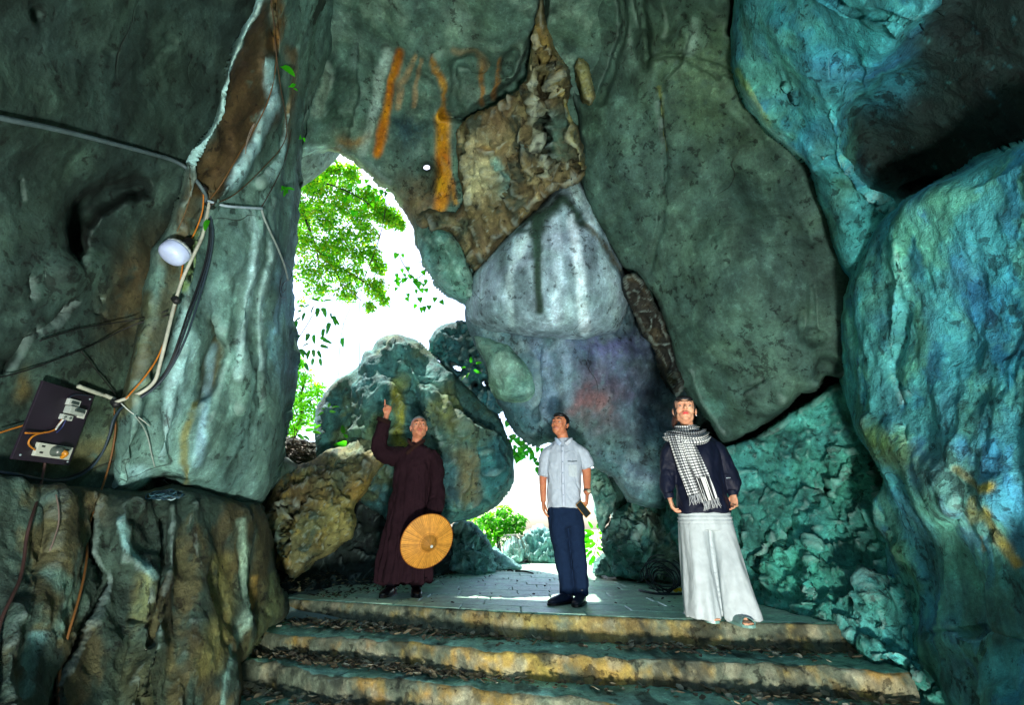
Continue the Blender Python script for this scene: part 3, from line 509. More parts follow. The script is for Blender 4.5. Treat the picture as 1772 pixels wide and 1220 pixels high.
# --- right wall, lower and nearer
wall('cave_wall', [(1500,420), (1520,385), (1555,352), (1600,325), (1650,305), (1700,278), (1740,258), (1772,240), (R_,175), (R_,B_), (1720,B_), (1660,1260), (1590,1170), (1545,1090), (1520,1000), (1500,900), (1530,830), (1490,765), (1476,740), (1470,715), (1461,670), (1458,600), (1457,545), (1464,500), (1480,455)],
  [(1520,400,'x',2.45), (1772,250,'x',2.2), (1900,180,'x',2.1), (1460,600,'x',2.62), (1475,730,'x',2.62), (1600,600,'x',2.4), (1772,600,'x',2.25), (1900,700,'x',2.1), (1520,900,'x',2.75), (1600,1000,'x',2.5), (1772,1000,'x',2.15), (1620,1200,'x',2.3), (1772,1200,'x',2.05), (1900,1350,'x',1.7), (1700,1350,'x',2.05), (1650,820,'x',2.3)],
  edge=(30, 0.3), amp=(0.08, 0.006, .012), sc=(0.7, 0.13, .45), ani=1.5, cols=['56a0a4', '68ac9a', '4892ac'], seed=14, tint=(.7,.96,.97), back=(1.3, 1.0), mat=M_ROUGH, cscale=0.4,
  feats=[('ridge', [(1480,735),(1530,760),(1600,820),(1640,870)], 26, .14), ('ridge', [(1540,420),(1545,500),(1530,600)], 12, .05), ('crack', [(1545,480),(1560,540),(1545,640),(1570,700)], 4, .05), ('ridge', [(1480,500),(1470,620),(1490,720)], 24, .05), ('ridge', [(1700,860),(1640,800)], 50, .08), ('crack', [(1560,665),(1600,690)], 3, .04),
         ('ridge', [(1500,800),(1520,900),(1560,960)], 12, .09), ('crack', [(1772,1110),(1700,1090),(1600,1100)], 4, .05), ('ridge', [(1640,1100),(1700,1200),(1772,1280)], 34, .1), ('dent', [(1620,1120),(1680,1160),(1700,1240),(1600,1180)], 10, .1), ('crack', [(1570,740),(1574,770)], 3, .05)],
  stains=[('blob', (1540,770,60,20,35), .2, '6a7a1e', .9, 10), ('blob', (1550,790,40,12,40), .2, '3c4a20', .7, 10), ('line', [(1660,820),(1700,850),(1725,845)], 8, 'd0a020', 1.0, 10), ('line', [(1680,870),(1690,900),(1720,880)], 9, 'd0a424', 1.0, 10), ('line', [(1715,890),(1740,930),(1772,985)], 9, 'c89a20', 1.0, 10), ('line', [(1710,930),(1712,950)], 5, 'a85a1e', .8),
          ('poly', [(1600,860),(1700,960),(1772,1010),(1940,1080),(1940,1140),(1700,1110),(1600,1000),(1560,900)], 18, '4a6e66', .8), ('poly', [(1580,780),(1680,800),(1760,960),(1680,930),(1620,860)], 14, '7a9a94', .7), ('blob', (1510,560,50,120,0), .3, '5fa8a0', .6), ('blob', (1580,560,14,80,0), .3, '4a7048', .5), ('blob', (1720,560,80,150,0), .35, '1f7ea6', .6), ('line', [(1500,900),(1560,960),(1590,1020)], 12, '4d6a2c', .5),
          ('poly', [(1600,1090),(1700,1140),(1700,1250),(1560,1180)], 12, '3d5a56', .7), ('line', [(1650,1100),(1772,1108)], 3, '7fc0c8', .8), ('blob', (1540,480,20,50,10), .3, '83c0b4', .6)])
# --- rough teal rock under the long crack
wall('cave_wall', [(1150,840), (1155,800), (1170,780), (1200,772), (1250,778), (1300,758), (1360,720), (1420,684), (1470,655), (1560,700), (1620,900), (1660,1100), (1720,1260), (1640,1260), (1560,1215), (1530,1170), (1490,1130), (1455,1095), (1400,1075), (1310,1053), (1240,1035), (1175,1012), (1160,950), (1150,890)],
  [(1170,1010,'y',6.0), (1240,1035,'y',5.0), (1310,1053,'y',4.45), (1250,780,'c',4.85), (1400,1075,'y',3.8), (1455,1095,'y',3.62), (1560,1210,'y',3.35), (1640,1260,'y',3.1), (1450,670,'c',4.35), (1550,720,'c',4.1), (1450,880,'c',4.0), (1550,1000,'x',2.72), (1600,900,'x',2.95), (1300,900,'c',4.5), (1150,880,'c',5.35)],
  edge=(12, 0.12), amp=(0.10, 0.03, 0.06), sc=(0.45, 0.17, 0.4), cols=['4a8a80', '3d6c66', '5ca298'], seed=15, tint=(.64,.98,.95), back=(1.4, 1.0), mat=M_ROUGH, cscale=0.35, step=3.2,
  feats=[('crack', [(1430,850),(1400,890),(1360,930),(1310,975)], 6, .14), ('ridge', [(1340,860),(1330,930),(1300,960)], 20, .08), ('ridge', [(1490,780),(1520,850),(1540,920)], 10, .12), ('ridge', [(1470,790),(1440,860),(1400,960),(1390,1040)], 14, .1), ('dent', [(1430,900),(1500,915),(1510,960),(1440,970)], 10, .12), ('ridge', [(1260,790),(1300,860),(1280,920)], 26, .12), ('ridge', [(1520,1130),(1560,1140),(1590,1170)], 24, .14), ('ridge', [(1500,1020),(1530,1080)], 16, .1), ('ridge', [(1400,1000),(1420,1060)], 12, .06), ('crack', [(1410,850),(1435,865)], 6, .1)],
  stains=[('blob', (1400,1000,60,50,20), .3, '4aa08a', .7), ('blob', (1470,1000,40,40,0), .3, '2a4a48', .6), ('blob', (1300,800,40,40,0), .3, '4d8a80', .6), ('blob', (1560,1130,40,40,0), .3, '5aa8b4', .7), ('blob', (1500,1080,30,50,20), .3, '5a9a98', .6), ('blob', (1340,880,50,30,0), .3, '2f524e', .6), ('blob', (1560,920,20,60,0), .3, '4d6a34', .6), ('blob', (1420,900,60,40,0), .3, '3c7a76', .5)])
# --- dark hollow behind the monk
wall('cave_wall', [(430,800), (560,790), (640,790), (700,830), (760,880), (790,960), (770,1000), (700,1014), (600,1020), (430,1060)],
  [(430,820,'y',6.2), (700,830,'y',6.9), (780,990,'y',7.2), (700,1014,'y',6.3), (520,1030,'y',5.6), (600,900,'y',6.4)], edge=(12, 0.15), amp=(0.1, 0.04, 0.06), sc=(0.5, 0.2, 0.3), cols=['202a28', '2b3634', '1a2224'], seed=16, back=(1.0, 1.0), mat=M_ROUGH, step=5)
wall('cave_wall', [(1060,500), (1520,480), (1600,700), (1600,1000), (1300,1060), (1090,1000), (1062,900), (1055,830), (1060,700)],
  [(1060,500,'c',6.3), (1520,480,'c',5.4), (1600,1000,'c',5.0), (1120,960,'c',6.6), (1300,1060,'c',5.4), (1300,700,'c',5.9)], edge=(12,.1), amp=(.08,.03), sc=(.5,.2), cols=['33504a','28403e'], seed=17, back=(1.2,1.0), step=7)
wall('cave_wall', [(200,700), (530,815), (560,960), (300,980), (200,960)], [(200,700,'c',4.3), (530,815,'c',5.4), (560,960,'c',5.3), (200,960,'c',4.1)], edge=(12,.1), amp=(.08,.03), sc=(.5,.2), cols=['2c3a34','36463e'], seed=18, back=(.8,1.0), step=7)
# the shell of rock that closes the cave round and above the walls (its mouth is behind the camera)
def shell():
    vs, cs, fs = [], [], []
    ys = np.linspace(-7, 7.2, 60); th = np.linspace(-0.12, math.pi+0.12, 90)
    Y, T = np.meshgrid(ys, th, indexing='ij')
    X = np.cos(T)*6.4; Z = np.sin(T)*11.0-1.6
    P = np.stack([X.ravel(), Y.ravel(), Z.ravel()], -1)
    ctr = P*np.array([0, 1, 0]); n = P-ctr; n /= np.linalg.norm(n, axis=1)[:, None]
    P = P+n*(fbm(P, 1.8, 5, 4.0)*0.5)[:, None]
    q = np.arange(len(P)).reshape(Y.shape)
    F = np.stack([q[:-1, :-1], q[:-1, 1:], q[1:, 1:], q[1:, :-1]], -1).reshape(-1, 4)
    P2 = P+n*1.6; F2 = F[:, ::-1]+len(P)
    rim = []
    for e in (q[0], q[-1]):
        rim.append(np.stack([e[:-1], e[1:], e[1:]+len(P), e[:-1]+len(P)], -1))
    for e in (q[:, 0], q[:, -1]):
        rim.append(np.stack([e[:-1], e[1:], e[1:]+len(P), e[:-1]+len(P)], -1))
    V = np.concatenate([P, P2]); FF = np.concatenate([F, F2]+rim)
    c = np.ones((len(V), 3))*hexc('56706a')
    tag(link('cave_ceiling', mesh('cave_shell', V, FF, M_ROUGH, cols=c)), kind='structure')
shell()

# ------------------------------------------------------------------ boulders
def boulder(label, poly, ctrl, group=None, cat='boulder', name='boulder', **k):
    o = rock(name, poly, ctrl, **k)
    return tag(o, label, cat, group)
BC = ['3f6a6c', '55604a', '33565a']
boulder('huge blue green boulder with ochre streaks standing behind the monk', [(545,790), (542,740), (548,702), (562,680), (578,660), (600,650), (622,632), (632,610), (643,608), (652,588), (686,579), (721,588), (745,606), (768,632), (800,660), (830,690), (855,706), (876,744), (888,779), (889,805), (886,837), (868,868), (840,886), (806,900), (760,915), (700,915), (640,880), (580,840)],
  [(545,740,'c',6.2), (650,590,'c',6.5), (745,606,'c',6.4), (855,706,'c',6.3), (888,790,'c',6.1), (808,900,'c',5.7), (650,880,'c',5.7), (700,700,'c',5.75), (800,780,'c',5.6)],
  edge=(46, 0.6), amp=(0.16, 0.02, 0.06), sc=(0.8, 0.22, 0.8), cols=BC, seed=21, back=(1.6, 0.6), mat=M_ROUGH, step=3.2,
  feats=[('ridge', [(672,582),(700,620),(740,680),(800,740)], 12, .14), ('fold', [(690,640),(720,700),(760,760)], 26, .14), ('ridge', [(745,640),(790,690),(800,700)], 10, .1), ('dent', [(600,790),(640,770),(650,820),(620,830)], 8, .1), ('ridge', [(820,700),(850,760),(860,840)], 20, .1)],
  stains=[('line', [(686,660),(690,720),(690,790)], 13, '8f8420', .9, 8), ('line', [(655,720),(645,760)], 8, '7d7a3a', .6), ('blob', (770,700,26,30,0), .3, '86803a', .7, 20), ('line', [(800,790),(815,850)], 20, '7c6236', .7), ('blob', (640,740,40,30,0), .3, '5f7a58', .6), ('blob', (720,640,50,30,20), .3, '5f948c', .6), ('line', [(720,680),(735,800)], 8, '24444c', .6), ('blob', (860,800,30,80,0), .3, '2f6f78', .7), ('blob', (620,660,40,30,-30), .3, '3d7a80', .6), ('blob', (800,880,50,14,-10), .3, '5a8a84', .6), ('blob', (790,750,60,40,0), .3, '56604a', .5)])
boulder('dark leaning rock wedged above the huge boulder, with slits of daylight below', [(742,590), (750,572), (762,562), (790,555), (812,558), (826,580), (840,620), (862,668), (870,712), (850,720), (825,702), (800,672), (775,645), (755,620), (742,606)],
  [(742,590,'c',6.9), (790,556,'c',6.9), (815,560,'c',6.7), (850,700,'c',6.6), (770,630,'c',6.8)], edge=(18, 0.3), amp=(0.08, 0.05, 0.06), sc=(0.4, 0.15, 0.3), cols=['2f6470', '28484e', '3d7a80'], seed=22, back=(0.8, 0.8), mat=M_ROUGH, step=2.6, jit=2,
  holes=[[(777,626),(786,629),(797,636),(799,642),(790,640),(780,633)], [(834,658),(841,659),(847,667),(845,670),(838,667)], [(817,665),(824,663),(827,667),(820,669)]],
  stains=[('blob', (810,620,24,50,-30), .3, '20383c', .7)])
boulder('tilted ochre crusted slab leaning over the dark hollow beside the monk', [(440,900), (455,880), (470,850), (492,812), (515,805), (540,798), (571,779), (597,771), (606,762), (624,756), (642,756), (652,768), (663,777), (668,792), (660,811), (645,832), (634,853), (621,866), (612,884), (617,900), (613,914), (608,932), (595,938), (580,952), (563,963), (542,976), (508,1002), (487,989), (468,981), (452,945)],
  [(450,900,'y',4.9), (500,810,'y',5.3), (600,770,'y',5.6), (665,790,'y',5.5), (615,890,'y',5.3), (510,1000,'y',5.0), (460,960,'y',4.8), (560,880,'y',5.0)],
  edge=(26, 0.3), amp=(0.08, 0.03, 0.05), sc=(0.4, 0.13, 0.35), cols=['5f5a3c', '8a7440', '3a4a40'], seed=23, back=(1.1, 0.8), mat=M_ROUGH, step=2.8, cscale=0.25,
  feats=[('dent', [(456,905),(466,908),(470,955),(475,975),(458,960)], 3, .25), ('crack', [(520,875),(500,900),(488,920),(486,950)], 6, .2), ('crack', [(480,885),(508,875)], 4, .15), ('ridge', [(475,930),(500,885)], 9, .06)],
  stains=[('blob', (600,900,34,60,30), .3, 'a08c4c', .8, 20), ('blob', (625,840,18,20,0), .3, 'b07a34', .8, 20), ('blob', (650,800,14,24,0), .3, '9c8260', .8), ('blob', (590,820,50,24,-15), .3, '2e4038', .75), ('blob', (510,860,45,22,-30), .3, '5e4424', .8), ('blob', (580,940,40,20,-35), .3, '7c7450', .7), ('blob', (480,910,12,30,20), .3, '5a6248', .8), ('blob', (620,765,40,10,-10), .3, '6d7a66', .7)])
boulder('pale rock end showing between the tilted slab and the monk\'s robe', [(655,845), (668,830), (700,820), (720,860), (700,900), (680,890), (668,880)], [(655,845,'c',5.9), (720,860,'c',5.9), (680,890,'c',5.8), (700,820,'c',5.95)], edge=(12,.15), amp=(.03,.03,.03), sc=(.3,.12,.2), cols=['4a8a84','3a6a64','6aa098'], seed=24, back=(.5,.7), mat=M_ROUGH, step=2.5, jit=1.5)
boulder('broad ribbed slab of teal rock leaning behind the cable tangle', [(1045,955), (1043,935), (1047,914), (1066,884), (1092,865), (1120,850), (1145,842), (1175,850), (1190,900), (1192,1008), (1150,1006), (1100,1002), (1062,996), (1050,975)],
  [(1045,930,'y',6.6), (1100,865,'y',6.5), (1175,850,'y',6.3), (1190,1005,'y',5.8), (1062,996,'y',6.3), (1110,950,'y',5.9)], edge=(16,.25), amp=(.08,.07,.1), sc=(.4,.16,.3), ani=1.8, cols=['4f8078','6b7a68','3a6058'], seed=25, back=(.8,.8), mat=M_ROUGH, step=2.6, jit=2,
  feats=[('ridge', [(1125,860),(1110,900),(1100,995)], 6, .1), ('ridge', [(1150,850),(1165,900),(1160,1000)], 8, .08), ('ridge', [(1066,890),(1050,940)], 8, .08)], stains=[('blob', (1070,930,20,30,20), .3, '7d8a80', .7), ('line', [(1120,940),(1125,1000)], 6, '6fa498', .7)])
boulder('brown striped stone perched on top of the ribbed slab', [(1078,801), (1083,790), (1095,786), (1112,785), (1128,792), (1142,805), (1148,828), (1138,845), (1118,848), (1098,850), (1088,845), (1081,822)],
  [(1080,800,'y',6.5), (1145,810,'y',6.4), (1110,845,'y',6.3), (1112,785,'y',6.6)], edge=(18,.25), amp=(.05,.05,.05), sc=(.3,.1,.25), cols=['66745a','7d7a40','52706a'], seed=26, back=(.6,.7), mat=M_ROUGH, step=2.5, jit=1.5)
boulder('pale jagged rock at the right side of the lower opening', [(1018,812), (1035,810), (1048,820), (1063,842), (1068,860), (1060,884), (1050,905), (1040,925), (1034,905), (1030,870), (1022,850), (1018,835)],
  [(1020,815,'y',6.9), (1062,845,'y',6.7), (1040,920,'y',6.7), (1022,850,'y',6.8)], edge=(12,.2), amp=(.04,.06,.05), sc=(.3,.1,.2), cols=['7fa89c','5a8a84','a0beb0'], seed=27, back=(.5,.7), mat=M_ROUGH, step=2.4, jit=2)
boulder('low grey stones heaped at the foot of the ribbed slab', [(1025,992), (1030,972), (1040,962), (1052,958), (1066,968), (1076,985), (1072,999), (1045,998)], [(1025,990,'y',6.9), (1050,958,'y',6.9), (1075,998,'y',6.2), (1040,997,'y',6.4)], edge=(10,.15), amp=(.03,.06,.06), sc=(.2,.1,.14), cols=['466c66','35534f','5f8a80'], seed=28, back=(.5,.7), mat=M_ROUGH, step=2.4, jit=2)
boulder('sharp topped rock on the path edge next to the conical hat', [(770,985), (772,930), (784,908), (803,902), (824,908), (838,924), (850,945), (855,965), (860,990), (840,996), (819,999), (784,994)],
  [(784,908,'y',7.8), (824,908,'y',7.7), (850,945,'y',7.6), (819,999,'y',7.0), (775,985,'y',7.2), (860,990,'y',7.3)], edge=(16,.3), amp=(.05,.04,.14), sc=(.4,.15,.35), cols=['6a9490','4d6e6c','86aaa4'], seed=29, back=(.8,.7), mat=M_ROUGH, step=2.4, jit=2, feats=[('ridge', [(784,915),(815,950),(822,998)], 5, .12)])
boulder('flat sloping rock beside the sharp topped one', [(852,948), (868,955), (885,968), (902,985), (880,988), (858,989)], [(852,948,'y',8.1), (902,985,'y',7.9), (858,989,'y',7.7)], edge=(8,.2), amp=(.03,.03,.05), sc=(.3,.12,.25), cols=['86aaa8','6a8e8c','9cbab4'], seed=30, back=(.8,.8), mat=M_ROUGH, step=2.4, jit=1.2)
boulder('rounded pale rock draped with dry roots under the bush', [(868,950), (874,938), (888,928), (902,936), (908,952), (904,972), (892,978), (880,974), (872,962)], [(868,950,'y',9.3), (888,928,'y',9.4), (908,952,'y',9.3), (892,978,'y',8.9)], edge=(14,.4), amp=(.04,.04,.08), sc=(.3,.12,.25), cols=['8aa8a0','6f8e88','a4bcb2'], seed=31, back=(.9,.7), mat=M_ROUGH, step=2.2, jit=1.2)
boulder('tall pointed pale rock seen left of the man\'s trousers', [(902,935), (912,920), (924,911), (938,905), (950,918), (962,932), (974,950), (976,980), (940,978), (915,977), (905,965)], [(902,935,'y',9.8), (938,905,'y',9.9), (974,950,'y',9.7), (940,978,'y',9.3), (905,970,'y',9.4)], edge=(14,.4), amp=(.05,.05,.15), sc=(.4,.15,.35), cols=['84a8a6','6a908e','9cbcb6'], seed=32, back=(1.0,.7), mat=M_ROUGH, step=2.2, jit=1.5)

# ------------------------------------------------------------------ ground outside and under the stairs
def ground():
    ys = [-200,-60,-20,-8,-4,-2,0,1.5,2.2,2.8,3.3,3.8,4.4,5,6,7,8,9,10,12,15,20,40,100,260]; xs = [-260,-80,-30,-12,-6,-4,-3,-2,-1,0,1,2,3,4,6,12,30,80,260]
    def zf(x, y):
        a = -1.45 if y < 1.6 else (-1.45+(y-1.6)/(4.4-1.6)*1.1 if y < 4.4 else -0.35)
        if y > 5: a = -0.35+min(1, (y-5)/4.5)*0.31
        return a+0.02*math.sin(x*1.7+y)
    V = [(x, y, zf(x, y)) for y in ys for x in xs]; n = len(xs)
    F = [(j*n+i, j*n+i+1, (j+1)*n+i+1, (j+1)*n+i) for j in range(len(ys)-1) for i in range(n-1)]
    m = rockmat('earth', 1.0, 0.9, 0.1, 1.5)
    tag(link('ground', mesh('ground', V, F, m, cols=np.ones((len(V), 3))*hexc('b0aa94'))), kind='structure')
ground()

# ------------------------------------------------------------------ stairs
NOSE = [np.array([(-3.0,5.2),(-1.99,4.77),(-.92,4.38),(.14,4.0),(.77,3.86),(1.43,3.70),(2.1,3.60),(3.2,3.55)]),
        np.array([(-3.0,4.75),(-1.92,4.26),(-1.22,4.02),(-.75,3.86),(-.18,3.66),(.43,3.53),(1.06,3.43),(1.6,3.33),(2.1,3.2),(3.2,3.1)]),
        np.array([(-3.0,4.4),(-1.83,4.02),(-1.40,3.78),(-.70,3.6),(-.23,3.46),(.05,3.36),(.39,3.26),(.85,3.12),(2.1,2.9),(3.2,2.8)])]
NOSE += [NOSE[2]-np.array([0, .36*k]) for k in (1, 2, 3, 4)]
def nosey(k, x): return np.interp(x, NOSE[k][:, 0], NOSE[k][:, 1])
stairs = empty('stone_stairs', (0, 3.6, -1.2), 'worn concrete stairs with mossy ochre nosings and dead leaves on the treads', 'stairs')
STEPZ = [0.0, -0.175, -0.335, -0.51, -0.7, -0.89, -1.08, -1.27]
def make_step(k, x0=-2.6, x1=2.9):
    """a cast step: tread, rounded lip, face; step 0 is the edge of the landing"""
    z = STEPZ[k]; h = STEPZ[k+1] if k+1 < len(STEPZ) else z-0.2
    n = 420 if k < 4 else 60
    xs = np.linspace(x0, x1, n)
    dep = 0.5 if k else 0.22
    prof = [(dep, 0), (dep*0.7, 0), (dep*.5, 0), (dep*.35, 0), (dep*.2, 0), (dep*.12, 0), (0.05, 0), (0.032, -0.001), (0.018, -0.004), (0.008, -0.011), (0.002, -0.022), (0, -0.036), (0, -0.055), (0.0, -0.075), (0.004, -0.1), (0.01, -0.12), (0.012, -0.14), (0.014, -0.17), (0.015, -0.22), (dep, -0.22)]
    V = np.array([(x, nosey(k, x)+p[0], z+p[1]) for x in xs for p in prof]); m = len(prof)
    lab = np.tile(np.arange(m), n)
    nz = fbm(V, 0.35, 5, k*3.3); nf = fbm(V, 0.12, 4, k*5.1+8)
    wear = (lab >= 5) & (lab <= 18)
    V[:, 1] += np.where(wear, nz*0.03+nf*0.012, 0) if k else np.where(wear, nz*0.010+nf*0.005, 0)
    V[:, 2] += (np.where(lab < 10, nz*0.016+nf*0.008, nz*0.008) if k else np.where(lab < 10, nz*0.002, nz*.004))-(0.0 if k else 0.004)
    q = np.arange(len(V)).reshape(n, m)
    F = np.stack([q[:-1, :-1], q[:-1, 1:], q[1:, 1:], q[1:, :-1]], -1).reshape(-1, 4)
    F = np.concatenate([F, np.stack([q[:-1, -1], q[:-1, 0], q[1:, 0], q[1:, -1]], -1)])
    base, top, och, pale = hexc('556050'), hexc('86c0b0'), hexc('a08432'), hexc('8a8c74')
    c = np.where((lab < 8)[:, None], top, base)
    xx = V[:, 0]; a = np.clip(fbm(V, 0.25, 5, 2.0+k, .6)*1.6+0.75-np.abs(xx-(0.5 if k < 2 else 0.9))*0.38, 0, 1)*(lab > 7)*(0.62 if k else 0.45)
    c = c*(1-a[:, None])+och*a[:, None]
    b = np.clip(fbm(V, 0.18, 4, 12.0+k)*2-0.3, 0, .6)*(lab > 7); c = c*(1-b[:, None])+pale*b[:, None]
    d = np.clip(fbm(V, 0.3, 5, 22.0+k, .6)*2.5-0.6, 0, .8); c = c*(1-d[:, None])+hexc('26302a')*d[:, None]
    V = V-np.array([0, 3.6, -1.2])
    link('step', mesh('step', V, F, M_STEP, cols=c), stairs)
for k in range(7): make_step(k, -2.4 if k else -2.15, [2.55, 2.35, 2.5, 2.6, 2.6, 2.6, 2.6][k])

# ------------------------------------------------------------------ the landing: a paved path
path = tag(link('path', mesh('path_bed', [(-2.3,4.7,-.2),(2.6,3.75,-.2),(2.9,12,-.2),(-2.3,12,-.2),(-2.3,4.9,-.03),(2.6,3.78,-.03),(2.9,12,-.03),(-2.3,12,-.03)],
   [(0,1,5,4),(1,2,6,5),(2,3,7,6),(3,0,4,7),(4,5,6,7)], M_STEP, smooth=False, cols=np.ones((8,3))*hexc('3a4f4a'))), kind='structure')
rs = random.Random(4)
def slab(a0, a1, b0, b1):
    g = 0.003; z = rs.uniform(-.002, .002)
    cs = [np.array(p, float) for p in (a0, a1, b1, b0)]; c = sum(cs)/4
    top = [c+(p-c)*(1-g/np.linalg.norm(p-c)*1.4) for p in cs]; inn = [c+(p-c)*(1-(g+0.006)/np.linalg.norm(p-c)*1.4) for p in cs]
    t = [rs.uniform(-.0015, .0015) for _ in range(4)]
    V = [(p[0], p[1], -.04) for p in top]+[(p[0], p[1], z-.006) for p in top]+[(p[0], p[1], z+t[i]) for i, p in enumerate(inn)]
    F = [(0,1,5,4),(1,2,6,5),(2,3,7,6),(3,0,4,7),(4,5,9,8),(5,6,10,9),(6,7,11,10),(7,4,8,11),(8,9,10,11)]
    f = rs.uniform(.88, 1.08); col = hexc(rs.choice(['b2dcbe', 'b8dec0', 'a8d4b4', 'bad6b8']))*f
    link('paving_slab', mesh('paving_slab', V, F, M_PAVE, smooth=False, cols=np.ones((12, 3))*col), path)
def rowy(k, x):
    if k == 0: return nosey(0, x)+0.035
    s = min(1, k/12); base = nosey(0, x)*(1-s)+s*(4.05-0.16*x)
    return base+0.035+0.27*k
for k in range(24):
    x = -2.2+rs.uniform(0, .3)
    while x < 2.6:
        w = rs.choice([.5, .6, .6, .75, .9]) if k < 12 else 0.8
        x2 = min(x+w, 2.75)
        slab((x, rowy(k, x)), (x2, rowy(k, x2)), (x, rowy(k+1, x)), (x2, rowy(k+1, x2)))
        x = x2
# ------------------------------------------------------------------ people
def cr(P, k=6):
    P = [np.array(p, float) for p in P]; out = []
    for i in range(len(P)-1):
        p0 = P[max(0, i-1)]; p1 = P[i]; p2 = P[i+1]; p3 = P[min(len(P)-1, i+2)]
        for j in range(k):
            t = j/k; out.append(0.5*((2*p1)+(-p0+p2)*t+(2*p0-5*p1+4*p2-p3)*t*t+(-p0+3*p1-3*p2+p3)*t**3))
    out.append(P[-1]); return np.array(out)
def tube(pts, rad, seg=14, k=5, flat=None, cap=True, up=(0, 1, 0)):
    """closed tapered tube; rad = radius or (a, b) per point, b measured along 'up'"""
    R = [(r, r) if not isinstance(r, (tuple, list)) else r for r in rad]
    Q = cr([list(p)+list(r) for p, r in zip(pts, R)], k); C = Q[:, :3]; rr = np.clip(Q[:, 3:], 1e-4, None)
    V = []; n = len(C); upv = np.array(up, float)
    for i in range(n):
        t = C[min(i+1, n-1)]-C[max(i-1, 0)]; t /= np.linalg.norm(t)+1e-9
        a = np.cross(t, upv); 
        if np.linalg.norm(a) < 1e-3: a = np.cross(t, np.array([1, 0, 0.01]))
        a /= np.linalg.norm(a); b = np.cross(a, t)
        for j in range(seg):
            th = 2*math.pi*j/seg; V.append(C[i]+a*math.cos(th)*rr[i, 0]+b*math.sin(th)*rr[i, 1])
    F = [(i*seg+j, i*seg+(j+1) % seg, (i+1)*seg+(j+1) % seg, (i+1)*seg+j) for i in range(n-1) for j in range(seg)]
    if cap:
        t0 = C[0]-C[1]; t1 = C[-1]-C[-2]
        V.append(C[0]+t0/(np.linalg.norm(t0)+1e-9)*min(rr[0])*0.5); V.append(C[-1]+t1/(np.linalg.norm(t1)+1e-9)*min(rr[-1])*0.5)
        a, b = len(V)-2, len(V)-1
        F += [(a, (j+1) % seg, j) for j in range(seg)]+[(b, (n-1)*seg+j, (n-1)*seg+(j+1) % seg) for j in range(seg)]
    return V, F
def rings(rs_, seg=40, k=5):
    """stack of horizontal superellipse rings (cx, cy, z, rx, ry)"""
    Q = cr(rs_, k); V = []; n = len(Q)
    for q in Q:
        for j in range(seg):
            th = 2*math.pi*j/seg; c, s = math.cos(th), math.sin(th)
            V.append((q[0]+q[3]*math.copysign(abs(c)**.9, c), q[1]+q[4]*math.copysign(abs(s)**.9, s), q[2]))
    F = [(i*seg+j, i*seg+(j+1) % seg, (i+1)*seg+(j+1) % seg, (i+1)*seg+j) for i in range(n-1) for j in range(seg)]
    V.append(tuple(Q[0, :3])); V.append(tuple(Q[-1, :3])); a, b = len(V)-2, len(V)-1
    F += [(a, (j+1) % seg, j) for j in range(seg)]+[(b, (n-1)*seg+j, (n-1)*seg+(j+1) % seg) for j in range(seg)]
    return V, F
def ell(c, r, M=None, seg=18, rg=12):
    V = []; 
    for i in range(1, rg):
        ph = math.pi*i/rg
        for j in range(seg):
            th = 2*math.pi*j/seg; v = Vector((math.sin(ph)*math.cos(th)*r[0], math.sin(ph)*math.sin(th)*r[1], math.cos(ph)*r[2]))
            if M is not None: v = M @ v
            V.append((c[0]+v.x, c[1]+v.y, c[2]+v.z))
    F = [(i*seg+j, (i+1)*seg+j, (i+1)*seg+(j+1) % seg, i*seg+(j+1) % seg) for i in range(rg-2) for j in range(seg)]
    for s, z in ((0, r[2]), (1, -r[2])):
        v = Vector((0, 0, z)); v = M @ v if M is not None else v
        V.append((c[0]+v.x, c[1]+v.y, c[2]+v.z)); o = (rg-2)*seg if s else 0
        F += [(len(V)-1, o+(j+1) % seg, o+j) if s else (len(V)-1, o+j, o+(j+1) % seg) for j in range(seg)]
    return V, F
def joinvf(parts):
    V = []; F = []
    for v, f in parts:
        o = len(V); V += [tuple(map(float, p)) for p in v]; F += [tuple(int(i)+o for i in q) for q in f]
    return V, F
def clay(name, parts, voxel, smooth, mat, parent, disp=None, col=None, iters=None):
    V, F = joinvf(parts)
    me = bpy.data.meshes.new(name); me.from_pydata(V, [], F); me.update()
    bm = bmesh.new(); bm.from_mesh(me); bmesh.ops.recalc_face_normals(bm, faces=bm.faces); bm.to_mesh(me); bm.free()
    o = bpy.data.objects.new(name, me); COLL.objects.link(o)
    m = o.modifiers.new('r', 'REMESH'); m.mode = 'VOXEL'; m.voxel_size = voxel; m.adaptivity = 0
    if smooth:
        s = o.modifiers.new('s', 'SMOOTH'); s.factor = 0.5; s.iterations = smooth
    dg = bpy.context.evaluated_depsgraph_get(); ev = o.evaluated_get(dg)
    nm = bpy.data.meshes.new_from_object(ev); o.modifiers.clear(); o.data = nm; bpy.data.meshes.remove(me); nm.name = name
    n = len(nm.vertices); co = np.empty(n*3, np.float32); nm.vertices.foreach_get('co', co); co = co.reshape(-1, 3).astype(float)
    no = np.empty(n*3, np.float32); nm.vertex_normals.foreach_get('vector', no) if hasattr(nm, 'vertex_normals') else nm.vertices.foreach_get('normal', no); no = no.reshape(-1, 3)
    co0 = co.copy()
    if disp is not None:
        co = co+no*disp(co, no)[:, None]; nm.vertices.foreach_set('co', co.astype(np.float32).ravel())
    at = nm.color_attributes.new('Col', 'FLOAT_COLOR', 'POINT'); c = np.ones((n, 4), np.float32)
    c[:, :3] = col(co0, no) if col is not None else 1; at.data.foreach_set('color', c.ravel())
    nm.materials.clear(); nm.materials.append(mat); nm.polygons.foreach_set('use_smooth', np.ones(len(nm.polygons), bool)); nm.update()
    o.parent = parent
    return o
